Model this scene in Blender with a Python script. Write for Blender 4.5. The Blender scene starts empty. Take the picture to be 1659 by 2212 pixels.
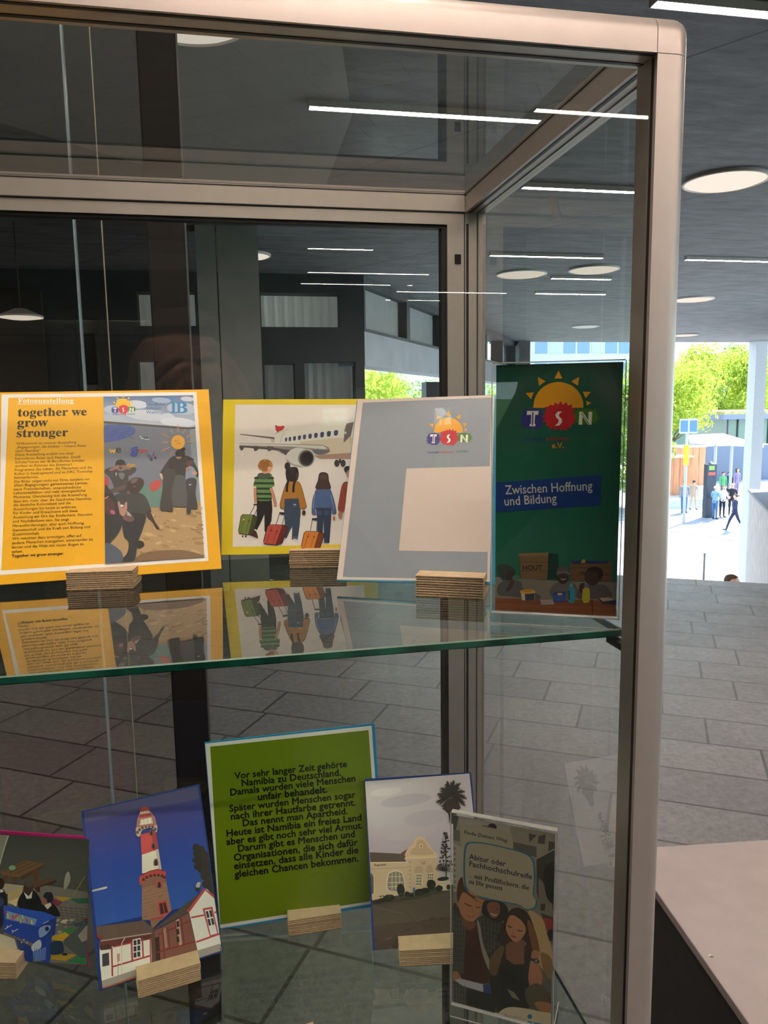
import bpy, bmesh, math, random
import numpy as np
from mathutils import Vector, Matrix, geometry, noise

random.seed(7)
S = bpy.context.scene
COL = S.collection
R = math.radians

# ------------------------------------------------------------------ camera
# world: the camera stands at the origin; +X runs along the front of the display case,
# +Y away from the camera through the case, +Z up. The hall floor is 1.63 m below.
FPX, CX, CY = 1650.0, 829.5, 1106.0            # focal length and centre of the 1659 x 2212 frame
PITCH, YAW, ROLL = R(7.827), R(11.265), R(-0.850)
_f = np.array([math.sin(YAW) * math.cos(PITCH), math.cos(YAW) * math.cos(PITCH), -math.sin(PITCH)])
_r = np.array([math.cos(YAW), -math.sin(YAW), 0.0])
_u = np.cross(_r, _f)
_r2 = math.cos(ROLL) * _r + math.sin(ROLL) * _u
_u2 = -math.sin(ROLL) * _r + math.cos(ROLL) * _u
cam_data = bpy.data.cameras.new('camera')
cam = bpy.data.objects.new('camera', cam_data)
COL.objects.link(cam)
M4 = Matrix.Identity(4)
for i in range(3):
    M4[i][0], M4[i][1], M4[i][2] = _r2[i], _u2[i], -_f[i]
cam.matrix_world = M4
cam_data.sensor_fit = 'HORIZONTAL'
cam_data.sensor_width = 36.0
cam_data.lens = 36.0 * FPX / 1659.0
cam_data.clip_start = 0.02
cam_data.clip_end = 2000
S.camera = cam

FLOOR, CEIL, PLAZA = -1.63, 1.55, -6.0


def ray(x, y):
    return Vector(_r2 * ((x - CX) / FPX) - _u2 * ((y - CY) / FPX) + _f)


def atY(x, y, Y):
    d = ray(x, y); return d * (Y / d.y)


def atZ(x, y, Z):
    d = ray(x, y); return d * (Z / d.z)


def atX(x, y, X):
    d = ray(x, y); return d * (X / d.x)


# ------------------------------------------------------------------ look
vs = S.view_settings
vs.view_transform = 'Standard'
vs.look = 'None'
vs.gamma = 1.0
vs.use_curve_mapping = False
vs.exposure = 1.5
S.cycles.transparent_max_bounces = 40
S.cycles.max_bounces = 12
S.cycles.glossy_bounces = 6
S.cycles.diffuse_bounces = 4
S.cycles.caustics_reflective = False
S.cycles.caustics_refractive = False
S.cycles.sample_clamp_indirect = 6.0
S.cycles.use_denoising = True

LAMP_LINE, LAMP_DISC = 56.0, 0.36               # radiance of the fluorescent lines and of the round lamps
LAMP_COLOR = (1.0, 0.80, 0.70)
SKY_STRENGTH, SUN_STRENGTH = 1.7, 7.5

# ------------------------------------------------------------------ world: pale blue summer sky with clouds
W = bpy.data.worlds.new('world'); S.world = W
W.use_nodes = True
nt = W.node_tree; nt.nodes.clear()
out = nt.nodes.new('ShaderNodeOutputWorld'); bg = nt.nodes.new('ShaderNodeBackground')
tc = nt.nodes.new('ShaderNodeTexCoord'); sp = nt.nodes.new('ShaderNodeSeparateXYZ')
ramp = nt.nodes.new('ShaderNodeValToRGB'); nz = nt.nodes.new('ShaderNodeTexNoise'); cr = nt.nodes.new('ShaderNodeValToRGB')
mp = nt.nodes.new('ShaderNodeMapping'); mix = nt.nodes.new('ShaderNodeMix'); mix.data_type = 'RGBA'
nt.links.new(tc.outputs['Generated'], sp.inputs[0]); nt.links.new(sp.outputs[2], ramp.inputs[0])
e = ramp.color_ramp.elements
e[0].position = 0.0; e[0].color = (0.62, 0.86, 1.0, 1)
e[1].position = 0.55; e[1].color = (0.16, 0.38, 0.80, 1)
nt.links.new(tc.outputs['Generated'], mp.inputs[0]); mp.inputs['Scale'].default_value = (3.2, 3.2, 11)
nt.links.new(mp.outputs[0], nz.inputs[0]); nz.inputs['Scale'].default_value = 1.6; nz.inputs['Detail'].default_value = 8
cr.color_ramp.elements[0].position = 0.44; cr.color_ramp.elements[1].position = 0.64
nt.links.new(nz.outputs[0], cr.inputs[0]); nt.links.new(cr.outputs[0], mix.inputs[0])
nt.links.new(ramp.outputs[0], mix.inputs[6]); mix.inputs[7].default_value = (1.05, 1.05, 1.05, 1)
nt.links.new(mix.outputs[2], bg.inputs[0]); bg.inputs[1].default_value = SKY_STRENGTH
nt.links.new(bg.outputs[0], out.inputs[0])

sun_d = bpy.data.lights.new('sun', 'SUN'); sun_d.energy = SUN_STRENGTH; sun_d.angle = R(0.6); sun_d.color = (1, 0.95, 0.86)
sun = bpy.data.objects.new('sun', sun_d); COL.objects.link(sun)
sun.rotation_euler = Vector((-0.50, -0.38, -0.62)).to_track_quat('-Z', 'Y').to_euler()


# ------------------------------------------------------------------ materials
def lin(h):
    h = h.lstrip('#')
    c = [int(h[i:i + 2], 16) / 255 for i in (0, 2, 4)]
    return tuple(v / 12.92 if v <= 0.04045 else ((v + 0.055) / 1.055) ** 2.4 for v in c)


MATS = {}


def newmat(name):
    m = bpy.data.materials.new(name); m.use_nodes = True
    n = m.node_tree; n.nodes.clear()
    o = n.nodes.new('ShaderNodeOutputMaterial')
    return m, n, o


def pmat(name, col, rough=0.6, metal=0.0, var=0.12, scale=40.0, bump=0.0, spec=0.5, stretch=(1, 1, 1), coat=0.0):
    """principled material with a noise that varies its colour a little"""
    if name in MATS: return MATS[name]
    if isinstance(col, str): col = lin(col)
    m, n, o = newmat(name)
    p = n.nodes.new('ShaderNodeBsdfPrincipled'); t = n.nodes.new('ShaderNodeTexCoord')
    mpn = n.nodes.new('ShaderNodeMapping'); mpn.inputs['Scale'].default_value = stretch
    z = n.nodes.new('ShaderNodeTexNoise'); z.inputs['Scale'].default_value = scale; z.inputs['Detail'].default_value = 5
    r = n.nodes.new('ShaderNodeValToRGB')
    r.color_ramp.elements[0].position = 0.3; r.color_ramp.elements[1].position = 0.7
    r.color_ramp.elements[0].color = tuple(c * (1 - var) for c in col) + (1,)
    r.color_ramp.elements[1].color = tuple(min(1, c * (1 + var)) for c in col) + (1,)
    n.links.new(t.outputs['Object'], mpn.inputs[0]); n.links.new(mpn.outputs[0], z.inputs[0])
    n.links.new(z.outputs[0], r.inputs[0]); n.links.new(r.outputs[0], p.inputs['Base Color'])
    p.inputs['Roughness'].default_value = rough; p.inputs['Metallic'].default_value = metal
    p.inputs['Specular IOR Level'].default_value = spec
    p.inputs['Coat Weight'].default_value = coat
    if bump:
        b = n.nodes.new('ShaderNodeBump'); b.inputs['Strength'].default_value = bump; b.inputs['Distance'].default_value = 0.01
        n.links.new(z.outputs[0], b.inputs['Height']); n.links.new(b.outputs[0], p.inputs['Normal'])
    n.links.new(p.outputs[0], o.inputs[0])
    MATS[name] = m
    return m


def glass(name, tint=(0.9, 0.95, 0.92), refl=1.8, rough=0.0):
    """thin clear pane: Fresnel reflection over tinted straight-through transmission"""
    if name in MATS: return MATS[name]
    m, n, o = newmat(name)
    tr = n.nodes.new('ShaderNodeBsdfTransparent'); tr.inputs[0].default_value = tint + (1,)
    gl = n.nodes.new('ShaderNodeBsdfGlossy'); gl.inputs['Roughness'].default_value = rough
    fr = n.nodes.new('ShaderNodeFresnel'); fr.inputs[0].default_value = 1.5
    ge = n.nodes.new('ShaderNodeNewGeometry')
    m1 = n.nodes.new('ShaderNodeMath'); m1.operation = 'MULTIPLY'; m1.inputs[1].default_value = refl; m1.use_clamp = True
    m2 = n.nodes.new('ShaderNodeMath'); m2.operation = 'SUBTRACT'; m2.inputs[0].default_value = 1.0
    m3 = n.nodes.new('ShaderNodeMath'); m3.operation = 'MULTIPLY'
    mx = n.nodes.new('ShaderNodeMixShader')
    n.links.new(fr.outputs[0], m1.inputs[0]); n.links.new(ge.outputs['Backfacing'], m2.inputs[1])
    n.links.new(m1.outputs[0], m3.inputs[0]); n.links.new(m2.outputs[0], m3.inputs[1])
    n.links.new(m3.outputs[0], mx.inputs[0]); n.links.new(tr.outputs[0], mx.inputs[1]); n.links.new(gl.outputs[0], mx.inputs[2])
    n.links.new(mx.outputs[0], o.inputs[0])
    MATS[name] = m
    return m


def emat(name, col, strength):
    if name in MATS: return MATS[name]
    m, n, o = newmat(name)
    e = n.nodes.new('ShaderNodeEmission'); e.inputs[0].default_value = tuple(col) + (1,); e.inputs[1].default_value = strength
    n.links.new(e.outputs[0], o.inputs[0]); MATS[name] = m
    return m


def inkmat():
    if 'printed ink' in MATS: return MATS['printed ink']
    m, n, o = newmat('printed ink')
    p = n.nodes.new('ShaderNodeBsdfPrincipled'); a = n.nodes.new('ShaderNodeAttribute'); a.attribute_name = 'ink'
    n.links.new(a.outputs['Color'], p.inputs['Base Color'])
    p.inputs['Roughness'].default_value = 0.42; p.inputs['Specular IOR Level'].default_value = 0.35
    n.links.new(p.outputs[0], o.inputs[0]); MATS['printed ink'] = m
    return m


def leafmat(name, col, tcol):
    if name in MATS: return MATS[name]
    m, n, o = newmat(name)
    d = n.nodes.new('ShaderNodeBsdfDiffuse'); t = n.nodes.new('ShaderNodeBsdfTranslucent'); mx = n.nodes.new('ShaderNodeMixShader')
    g = n.nodes.new('ShaderNodeNewGeometry'); hsv = n.nodes.new('ShaderNodeHueSaturation'); mr = n.nodes.new('ShaderNodeMapRange')
    mr.inputs[3].default_value = 0.7; mr.inputs[4].default_value = 1.3
    n.links.new(g.outputs['Random Per Island'], mr.inputs[0]); n.links.new(mr.outputs[0], hsv.inputs['Value'])
    hsv.inputs['Color'].default_value = col + (1,); n.links.new(hsv.outputs[0], d.inputs[0]); t.inputs[0].default_value = tcol + (1,)
    mx.inputs[0].default_value = 0.5
    n.links.new(d.outputs[0], mx.inputs[1]); n.links.new(t.outputs[0], mx.inputs[2]); n.links.new(mx.outputs[0], o.inputs[0])
    MATS[name] = m
    return m


# ------------------------------------------------------------------ mesh helpers
class MB:
    """collects shapes into one mesh; each face remembers its material slot"""
    def __init__(self):
        self.v = []; self.f = []; self.m = []; self.smooth = []

    def add(self, vs_, fs_, mi=0, smooth=False):
        b = len(self.v); self.v += [tuple(p) for p in vs_]
        for f in fs_:
            self.f.append(tuple(b + i for i in f)); self.m.append(mi); self.smooth.append(smooth)
        return self

    def box(self, x0, x1, y0, y1, z0, z1, mi=0, mat=None, bevel=(), r=0.0, seg=6):
        """bevel: list of edges to round, each an axis and the signs of the two other axes, e.g. ('x', -1, 1)"""
        bm = bmesh.new(); bmesh.ops.create_cube(bm, size=1.0)
        c = Vector(((x0 + x1) / 2, (y0 + y1) / 2, (z0 + z1) / 2)); d = Vector((abs(x1 - x0), abs(y1 - y0), abs(z1 - z0)))
        for v in bm.verts: v.co = Vector((v.co.x * d.x, v.co.y * d.y, v.co.z * d.z)) + c
        if bevel == 'all':
            es = list(bm.edges)
        else:
            es = []
            for ax, s1, s2 in bevel:
                i = 'xyz'.index(ax); o = [k for k in range(3) if k != i]
                for ed in bm.edges:
                    a, b = ed.verts[0].co - c, ed.verts[1].co - c
                    if abs(a[i] - b[i]) > 1e-9 and a[o[0]] * s1 > 0 and b[o[0]] * s1 > 0 and a[o[1]] * s2 > 0 and b[o[1]] * s2 > 0:
                        es.append(ed)
        if es and r: bmesh.ops.bevel(bm, geom=es, offset=r, segments=seg, profile=0.5, affect='EDGES')
        self._bm(bm, mi, mat, smooth=bool(es and r and seg > 2))
        return self

    def _bm(self, bm, mi=0, mat=None, smooth=False):
        bm.verts.index_update()
        vs_ = [(mat @ v.co if mat is not None else v.co.copy()) for v in bm.verts]
        self.add(vs_, [[v.index for v in f.verts] for f in bm.faces], mi, smooth)
        bm.free()

    def cyl(self, p0, p1, r0, r1=None, n=16, mi=0, caps=True, smooth=True):
        p0, p1 = Vector(p0), Vector(p1); r1 = r0 if r1 is None else r1
        q = (p1 - p0).to_track_quat('Z', 'Y').to_matrix()
        vs_ = []
        for p, r in ((p0, r0), (p1, r1)):
            for k in range(n):
                a = 2 * math.pi * k / n
                vs_.append(p + q @ Vector((math.cos(a) * r, math.sin(a) * r, 0)))
        self.add(vs_, [[k, (k + 1) % n, n + (k + 1) % n, n + k] for k in range(n)], mi, smooth)
        if caps: self.add(vs_, [list(range(n))[::-1], list(range(n, 2 * n))], mi, False)
        return self

    def quad(self, a, b, c, d, mi=0):
        return self.add([a, b, c, d], [[0, 1, 2, 3]], mi)

    def prism(self, pts, z0, z1, mi=0):
        """vertical prism over a plan outline"""
        n = len(pts)
        vs_ = [(p[0], p[1], z0) for p in pts] + [(p[0], p[1], z1) for p in pts]
        return self.add(vs_, [list(range(n))[::-1], list(range(n, 2 * n))] + [[k, (k + 1) % n, n + (k + 1) % n, n + k] for k in range(n)], mi)

    def lathe(self, prof, c=(0, 0, 0), n=40, mi=0):
        vs_ = []
        for r, z in prof:
            for k in range(n):
                a = 2 * math.pi * k / n; vs_.append((c[0] + r * math.cos(a), c[1] + r * math.sin(a), c[2] + z))
        fs_ = []
        for i in range(len(prof) - 1):
            for k in range(n):
                fs_.append([i * n + k, i * n + (k + 1) % n, (i + 1) * n + (k + 1) % n, (i + 1) * n + k])
        return self.add(vs_, fs_, mi, True)

    def build(self, name, mats, parent=None, loc=None, matrix=None):
        me = bpy.data.meshes.new(name)
        vs_ = self.v
        if loc is not None: vs_ = [(v[0] - loc[0], v[1] - loc[1], v[2] - loc[2]) for v in vs_]
        me.from_pydata(vs_, [], self.f)
        for m in (mats if isinstance(mats, (list, tuple)) else [mats]): me.materials.append(m)
        me.polygons.foreach_set('material_index', self.m)
        me.polygons.foreach_set('use_smooth', self.smooth)
        bm = bmesh.new(); bm.from_mesh(me); bmesh.ops.recalc_face_normals(bm, faces=bm.faces); bm.to_mesh(me); bm.free()
        if any(self.smooth):
            me.set_sharp_from_angle(angle=R(40))
        o = bpy.data.objects.new(name, me); COL.objects.link(o)
        if loc is not None and parent is None: o.location = loc
        if matrix is not None: o.matrix_world = matrix
        if parent is not None: o.parent = parent
        return o


def tag(o, label=None, cat=None, group=None, kind=None):
    if label: o['label'] = label
    if cat: o['category'] = cat
    if group: o['group'] = group
    if kind: o['kind'] = kind
    return o


def thing(name, label, cat, loc=(0, 0, 0), rz=0.0, group=None):
    o = bpy.data.objects.new(name, None); COL.objects.link(o)
    o.location = loc; o.rotation_euler = (0, 0, rz); o.empty_display_size = 0.05
    return tag(o, label, cat, group)


def struct(o, label=None):
    o['kind'] = 'structure'
    if label: o['label'] = label
    return o

# ================================================================== the hall
def concrete_ceiling():
    m, n, o = newmat('board-marked grey concrete')
    p = n.nodes.new('ShaderNodeBsdfPrincipled'); t = n.nodes.new('ShaderNodeTexCoord')
    mpn = n.nodes.new('ShaderNodeMapping'); mpn.inputs['Rotation'].default_value = (0, 0, R(-12)); mpn.inputs['Scale'].default_value = (1.0, 3.4, 1.0)
    z = n.nodes.new('ShaderNodeTexNoise'); z.inputs['Scale'].default_value = 3.0; z.inputs['Detail'].default_value = 9; z.inputs['Roughness'].default_value = 0.65
    r = n.nodes.new('ShaderNodeValToRGB')
    r.color_ramp.elements[0].position = 0.3; r.color_ramp.elements[1].position = 0.72
    r.color_ramp.elements[0].color = (0.075, 0.08, 0.084, 1); r.color_ramp.elements[1].color = (0.20, 0.208, 0.214, 1)
    n.links.new(t.outputs['Object'], mpn.inputs[0]); n.links.new(mpn.outputs[0], z.inputs[0]); n.links.new(z.outputs[0], r.inputs[0])
    # dark joints between the formwork panels, one every 2.4 m
    sx = n.nodes.new('ShaderNodeSeparateXYZ'); n.links.new(t.outputs['Object'], sx.inputs[0])
    A, d = Vector((2.293, 3.074)), Vector((0.919, -1.399)).normalized()
    nx, ny = -d.y, d.x
    c0 = A.x * nx + A.y * ny

    def math_(op, a, b=None):
        q = n.nodes.new('ShaderNodeMath'); q.operation = op
        for i, v in enumerate((a, b)):
            if v is None: continue
            if isinstance(v, (int, float)): q.inputs[i].default_value = v
            else: n.links.new(v, q.inputs[i])
        return q.outputs[0]
    s = math_('ADD', math_('MULTIPLY', sx.outputs[0], nx), math_('MULTIPLY', sx.outputs[1], ny))
    s = math_('FRACT', math_('DIVIDE', math_('SUBTRACT', s, c0 - 24.0 - 0.006), 2.4))
    j = math_('LESS_THAN', s, 0.012 / 2.4)
    mx = n.nodes.new('ShaderNodeMix'); mx.data_type = 'RGBA'
    n.links.new(j, mx.inputs[0]); n.links.new(r.outputs[0], mx.inputs[6]); mx.inputs[7].default_value = (0.01, 0.01, 0.01, 1)
    n.links.new(mx.outputs[2], p.inputs['Base Color']); p.inputs['Roughness'].default_value = 0.75
    b = n.nodes.new('ShaderNodeBump'); b.inputs['Strength'].default_value = 0.25; b.inputs['Distance'].default_value = 0.02
    n.links.new(z.outputs[0], b.inputs['Height']); n.links.new(b.outputs[0], p.inputs['Normal'])
    n.links.new(p.outputs[0], o.inputs[0])
    return m


def paver_floor():
    m, n, o = newmat('grey stone pavers')
    p = n.nodes.new('ShaderNodeBsdfPrincipled'); t = n.nodes.new('ShaderNodeTexCoord')
    sx = n.nodes.new('ShaderNodeSeparateXYZ'); n.links.new(t.outputs['Object'], sx.inputs[0])

    def math_(op, a, b=None):
        q = n.nodes.new('ShaderNodeMath'); q.operation = op
        for i, v in enumerate((a, b)):
            if v is None: continue
            if isinstance(v, (int, float)): q.inputs[i].default_value = v
            else: n.links.new(v, q.inputs[i])
        return q.outputs[0]
    tx, ty = math.cos(R(-31)), math.sin(R(-31)); nx, ny = -ty, tx
    al = math_('ADD', math_('MULTIPLY', sx.outputs[0], tx), math_('MULTIPLY', sx.outputs[1], ty))
    ac = math_('ADD', math_('MULTIPLY', sx.outputs[0], nx), math_('MULTIPLY', sx.outputs[1], ny))
    a = math_('ADD', math_('DIVIDE', ac, 0.3145), 40.0 - 10.105)
    row = math_('FLOOR', a)
    wn = n.nodes.new('ShaderNodeTexWhiteNoise'); wn.noise_dimensions = '1D'; n.links.new(row, wn.inputs['W'])
    l = math_('ADD', math_('DIVIDE', al, 0.62), math_('ADD', wn.outputs['Value'], 40.0))
    j1 = math_('LESS_THAN', math_('FRACT', math_('ADD', a, 0.02)), 0.04)
    j2 = math_('LESS_THAN', math_('FRACT', l), 0.021)
    j = math_('MAXIMUM', j1, j2)
    cb = n.nodes.new('ShaderNodeCombineXYZ'); n.links.new(row, cb.inputs[0]); n.links.new(math_('FLOOR', l), cb.inputs[1])
    w2 = n.nodes.new('ShaderNodeTexWhiteNoise'); w2.noise_dimensions = '2D'; n.links.new(cb.outputs[0], w2.inputs['Vector'])
    z = n.nodes.new('ShaderNodeTexNoise'); z.inputs['Scale'].default_value = 30.0; z.inputs['Detail'].default_value = 8; z.inputs['Roughness'].default_value = 0.78
    n.links.new(t.outputs['Object'], z.inputs[0])
    r = n.nodes.new('ShaderNodeValToRGB'); r.color_ramp.elements[0].position = 0.30; r.color_ramp.elements[1].position = 0.70
    r.color_ramp.elements[0].color = (0.070, 0.072, 0.070, 1); r.color_ramp.elements[1].color = (0.178, 0.182, 0.180, 1)
    n.links.new(z.outputs[0], r.inputs[0])
    h = n.nodes.new('ShaderNodeHueSaturation'); n.links.new(r.outputs[0], h.inputs['Color'])
    n.links.new(math_('ADD', math_('MULTIPLY', w2.outputs['Value'], 0.3), 0.85), h.inputs['Value'])
    mx = n.nodes.new('ShaderNodeMix'); mx.data_type = 'RGBA'
    n.links.new(j, mx.inputs[0]); n.links.new(h.outputs[0], mx.inputs[6]); mx.inputs[7].default_value = (0.022, 0.020, 0.016, 1)
    n.links.new(mx.outputs[2], p.inputs['Base Color'])
    rr = n.nodes.new('ShaderNodeValToRGB'); rr.color_ramp.elements[0].position = 0.30; rr.color_ramp.elements[1].position = 0.75
    rr.color_ramp.elements[0].color = (0.29,) * 3 + (1,); rr.color_ramp.elements[1].color = (0.46,) * 3 + (1,)
    z5 = n.nodes.new('ShaderNodeTexNoise'); z5.inputs['Scale'].default_value = 7.0; z5.inputs['Detail'].default_value = 7; z5.inputs['Roughness'].default_value = 0.6
    n.links.new(t.outputs['Object'], z5.inputs[0]); n.links.new(z5.outputs[0], rr.inputs[0]); n.links.new(rr.outputs[0], p.inputs['Roughness'])
    b = n.nodes.new('ShaderNodeBump'); b.inputs['Strength'].default_value = 0.16; b.inputs['Distance'].default_value = 0.01
    n.links.new(math_('SUBTRACT', z.outputs[0], math_('MULTIPLY', j, 0.6)), b.inputs['Height']); n.links.new(b.outputs[0], p.inputs['Normal'])
    n.links.new(p.outputs[0], o.inputs[0])
    return m


CONC = pmat('grey concrete', (0.17, 0.17, 0.165), 0.8, var=0.2, scale=4, bump=0.1)
DARK = pmat('dark facade panel', (0.048, 0.052, 0.055), 0.6, var=0.2, scale=3)
BROWN = pmat('brown wall panel', (0.045, 0.037, 0.030), 0.6, var=0.2, scale=3)
PALE = pmat('pale rendered fascia', (0.34, 0.37, 0.41), 0.7, var=0.08, scale=3)
TD = Vector((math.cos(R(-31)), math.sin(R(-31)), 0))      # along the paver rows
ND = Vector((-TD.y, TD.x, 0))                             # across them

# floor slab: its far edge is the head of the outdoor stair
E0 = Vector((4.34, 6.15, 0))
pts = [E0 + TD * 6.5, E0 - TD * 4.0, Vector((1.6, 9.2, 0)), Vector((1.6, 14, 0)), Vector((-10, 14, 0)), Vector((-10, -12, 0)), Vector((9.9, -12, 0))]
struct(MB().prism(pts, FLOOR - 0.35, FLOOR).build('floor', paver_floor()), 'grey stone paver floor of the covered hall')
struct(MB().box(-10, 24, -12, 18.3, CEIL, CEIL + 0.5).build('ceiling', concrete_ceiling()), 'dark board-marked concrete ceiling')
# smooth pale soffit panel under the ceiling on the left, with a slanting far edge
sf = [atZ(-60, 245, CEIL), atZ(485, 408, CEIL), atZ(700, 408, CEIL), atZ(760, 250, CEIL), atZ(735, 75, CEIL)]
sf = [(p.x, p.y) for p in sf] + [(0.55, 2.0), (-5.5, 2.0), (-5.5, 3.3)]
struct(MB().prism(sf, CEIL - 0.004, CEIL - 0.0002).build('trim_4', pmat('smooth pale soffit', (0.36, 0.36, 0.34), 0.7, var=0.06, scale=1.5)), 'smooth pale soffit panel on the left part of the ceiling')
struct(MB().box(-10.3, -10, -12, 14, FLOOR, CEIL).build('wall_left', CONC))
struct(MB().box(9.9, 10.2, -12, 2.6, FLOOR, -0.75).box(9.9, 10.2, -12, 2.6, 1.35, CEIL).box(9.9, 10.2, -12, -11, -0.75, 1.35).box(9.9, 10.2, -4.9, -4.4, -0.75, 1.35).box(9.9, 10.2, 2.0, 2.6, -0.75, 1.35).build('wall_right', CONC))  # openings added in this unseen wall to bring in side daylight
for k, (a, b) in enumerate(((-11, -4.9), (-4.4, 2.0))):  # frames and panes of the added light openings
    w = struct(MB().box(9.95, 10.05, a, b, -0.75, -0.68).box(9.95, 10.05, a, b, 1.28, 1.35).box(9.95, 10.05, a, a + 0.07, -0.68, 1.28).box(9.95, 10.05, b - 0.07, b, -0.68, 1.28).build('window_%d' % (k + 7), pmat('black window frame', (0.02, 0.02, 0.022), 0.4)))
    MB().box(9.99, 10.01, a + 0.07, b - 0.07, -0.68, 1.28).build('pane', glass('window glass', (0.92, 0.95, 0.94), 1.8), w)

# wall behind the photographer, with four openings on to trees
mb = MB()
holes = [(-7.5, -6.5, -1.0, 0.05), (1.5, 2.0, -0.32, 0.02), (3.44, 3.80, -1.10, 0.0), (8.6, 9.4, -1.1, 0.6)]
xs = [-10] + [v for h in holes for v in h[:2]] + [9.9]
for a, b in zip(xs[::2], xs[1::2]): mb.box(a, b, -12, -11.8, FLOOR, CEIL)
for a, b, c, d in holes:
    mb.box(a, b, -12, -11.8, FLOOR, c); mb.box(a, b, -12, -11.8, d, CEIL)
struct(mb.build('wall_rear', CONC))
for k, (a, b, c, d) in enumerate(holes):
    mb = MB()
    mb.box(a, b, -11.93, -11.89, c, c + 0.03).box(a, b, -11.93, -11.89, d - 0.03, d)
    mb.box(a, a + 0.03, -11.93, -11.89, c + 0.03, d - 0.03).box(b - 0.03, b, -11.93, -11.89, c + 0.03, d - 0.03)
    if k == 2: mb.box(a + 0.03, b - 0.03, -11.93, -11.89, -0.83, -0.36)
    w = struct(mb.build('window_%d' % (k + 1), pmat('black window frame', (0.02, 0.02, 0.022), 0.4)))
    MB().box(a + 0.03, b - 0.03, -11.915, -11.905, c + 0.03, (-0.83 if k == 2 else d - 0.03)).build('pane', glass('window glass', (0.92, 0.95, 0.94), 1.8), w)

# ------------------------------------------------------------------ facade across the hall, 9.2 m away
FY = 9.2


def fx(px, py=700): return atY(px, py, FY).x


def fz(px, py): return atY(px, py, FY).z


def panel_wall(name, px0, px1, z0, z1, mat, openings, depth=0.25, y=FY):
    """wall with rectangular openings, parallel to X"""
    mb = MB(); x0, x1 = px0, px1
    xs_ = sorted({x0, x1} | {v for o_ in openings for v in o_[:2]}); zs_ = sorted({z0, z1} | {v for o_ in openings for v in o_[2:]})
    for a, b in zip(xs_, xs_[1:]):
        for c, d in zip(zs_, zs_[1:]):
            mx_, mz_ = (a + b) / 2, (c + d) / 2
            if not any(o_[0] < mx_ < o_[1] and o_[2] < mz_ < o_[3] for o_ in openings): mb.box(a, b, y, y + depth, c, d)
    return struct(mb.build(name, mat))


def op(x0, y0, x1, y1): return (fx(x0), fx(x1), fz(x0, y1), fz(x0, y0))


ops = [op(565, 632, 736, 706), op(568, 786, 634, 940), op(655, 782, 766, 940), op(298, 630, 330, 704), op(404, 630, 423, 704), op(292, 780, 335, 940), op(160, 688, 212, 850)]
panel_wall('wall_back', -4.6, fx(786), FLOOR, CEIL, DARK, ops)
struct(MB().box(-10, -4.6, FY, FY + 0.25, FLOOR, CEIL).build('wall_back_end', CONC))
CURT = pmat('pale grey curtain cloth', (0.62, 0.63, 0.61), 0.9, var=0.05, scale=8)
DIMC = pmat('dim grey curtain cloth', (0.36, 0.37, 0.37), 0.9, var=0.05, scale=8)


def glowing_cloth(name, base, e):
    m = base.copy(); m.name = name                          # weak emission added to the cloth so the window looks lit
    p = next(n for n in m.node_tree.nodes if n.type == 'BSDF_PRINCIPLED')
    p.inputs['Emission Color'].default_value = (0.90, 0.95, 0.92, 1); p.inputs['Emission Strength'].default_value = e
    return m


GLOWC, GLOWD = glowing_cloth('pale curtain cloth with added glow', CURT, 0.045), glowing_cloth('dim curtain cloth with added glow', DIMC, 0.018)


def curtain(x0, x1, z0, z1, y, mat, name, label, pitch=0.11, amp=0.035):
    mb = MB(); n = max(8, int((x1 - x0) / pitch * 8)); vs_ = []
    for k in range(n + 1):
        x = x0 + (x1 - x0) * k / n
        yy = y + amp * math.sin(2 * math.pi * (x - x0) / pitch + 0.8 * math.sin(5 * x)) * (0.7 + 0.3 * math.sin(3.1 * x))
        vs_ += [(x, yy, z0), (x, yy, z1), (x, yy + 0.004, z0), (x, yy + 0.004, z1)]
    fs_ = []
    for k in range(n):
        i, j2 = 4 * k, 4 * k + 4
        fs_ += [[i, j2, j2 + 1, i + 1], [i + 2, i + 3, j2 + 3, j2 + 2]]
    mb.add(vs_, fs_, 0, True)
    return tag(mb.build(name, mat, loc=((x0 + x1) / 2, y, z0)), label, 'curtain')


CW = ['pale pleated curtain in the wide upper window of the dark facade', 'pale curtain in the narrow lower window beside the concrete pier', 'pale curtain in the lower window nearest the daylight opening',
      'grey curtain in the small upper window left of the steel post', 'grey curtain in the small upper window right of the steel post', 'grey curtain in the lower window left of the steel post']
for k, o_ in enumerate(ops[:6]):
    curtain(o_[0] - 0.02, o_[1] + 0.02, o_[2] - 0.02, o_[3] + 0.02, FY + 0.288, GLOWC if k in (0, 3, 4, 5) else GLOWD, 'curtain', CW[k])
o_ = ops[6]
dr = struct(MB().box(o_[0], o_[1], FY + 0.1, FY + 0.14, o_[2] - 0.0, o_[3]).build('door_1', pmat('grey door leaf', (0.22, 0.23, 0.22), 0.5)))
MB().box(o_[0] + 0.06, o_[1] - 0.06, FY + 0.085, FY + 0.1, o_[2] + 0.1, o_[3] - 0.15).build('glazing', pmat('dark door glazing', (0.03, 0.028, 0.025), 0.2), dr)
# brown panel at the far left of the facade
struct(MB().box(fx(-60), fx(95), FY - 0.06, FY - 0.001, fz(0, 900), fz(0, 630)).build('trim_1', BROWN), 'brown wall panel at the left end of the dark facade')
# broad concrete pier in front of the facade
struct(MB().box(atY(430, 700, 6.9).x, atY(474, 700, 6.9).x - 0.006, 6.9, 7.2, FLOOR, CEIL).box(atY(474, 700, 6.9).x + 0.006, atY(563, 700, 6.9).x, 6.9, 7.2, FLOOR, CEIL).build('pillar_1', pmat('light concrete pier', (0.30, 0.31, 0.30), 0.8, var=0.12, scale=3)), 'broad light grey concrete pier')

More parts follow.
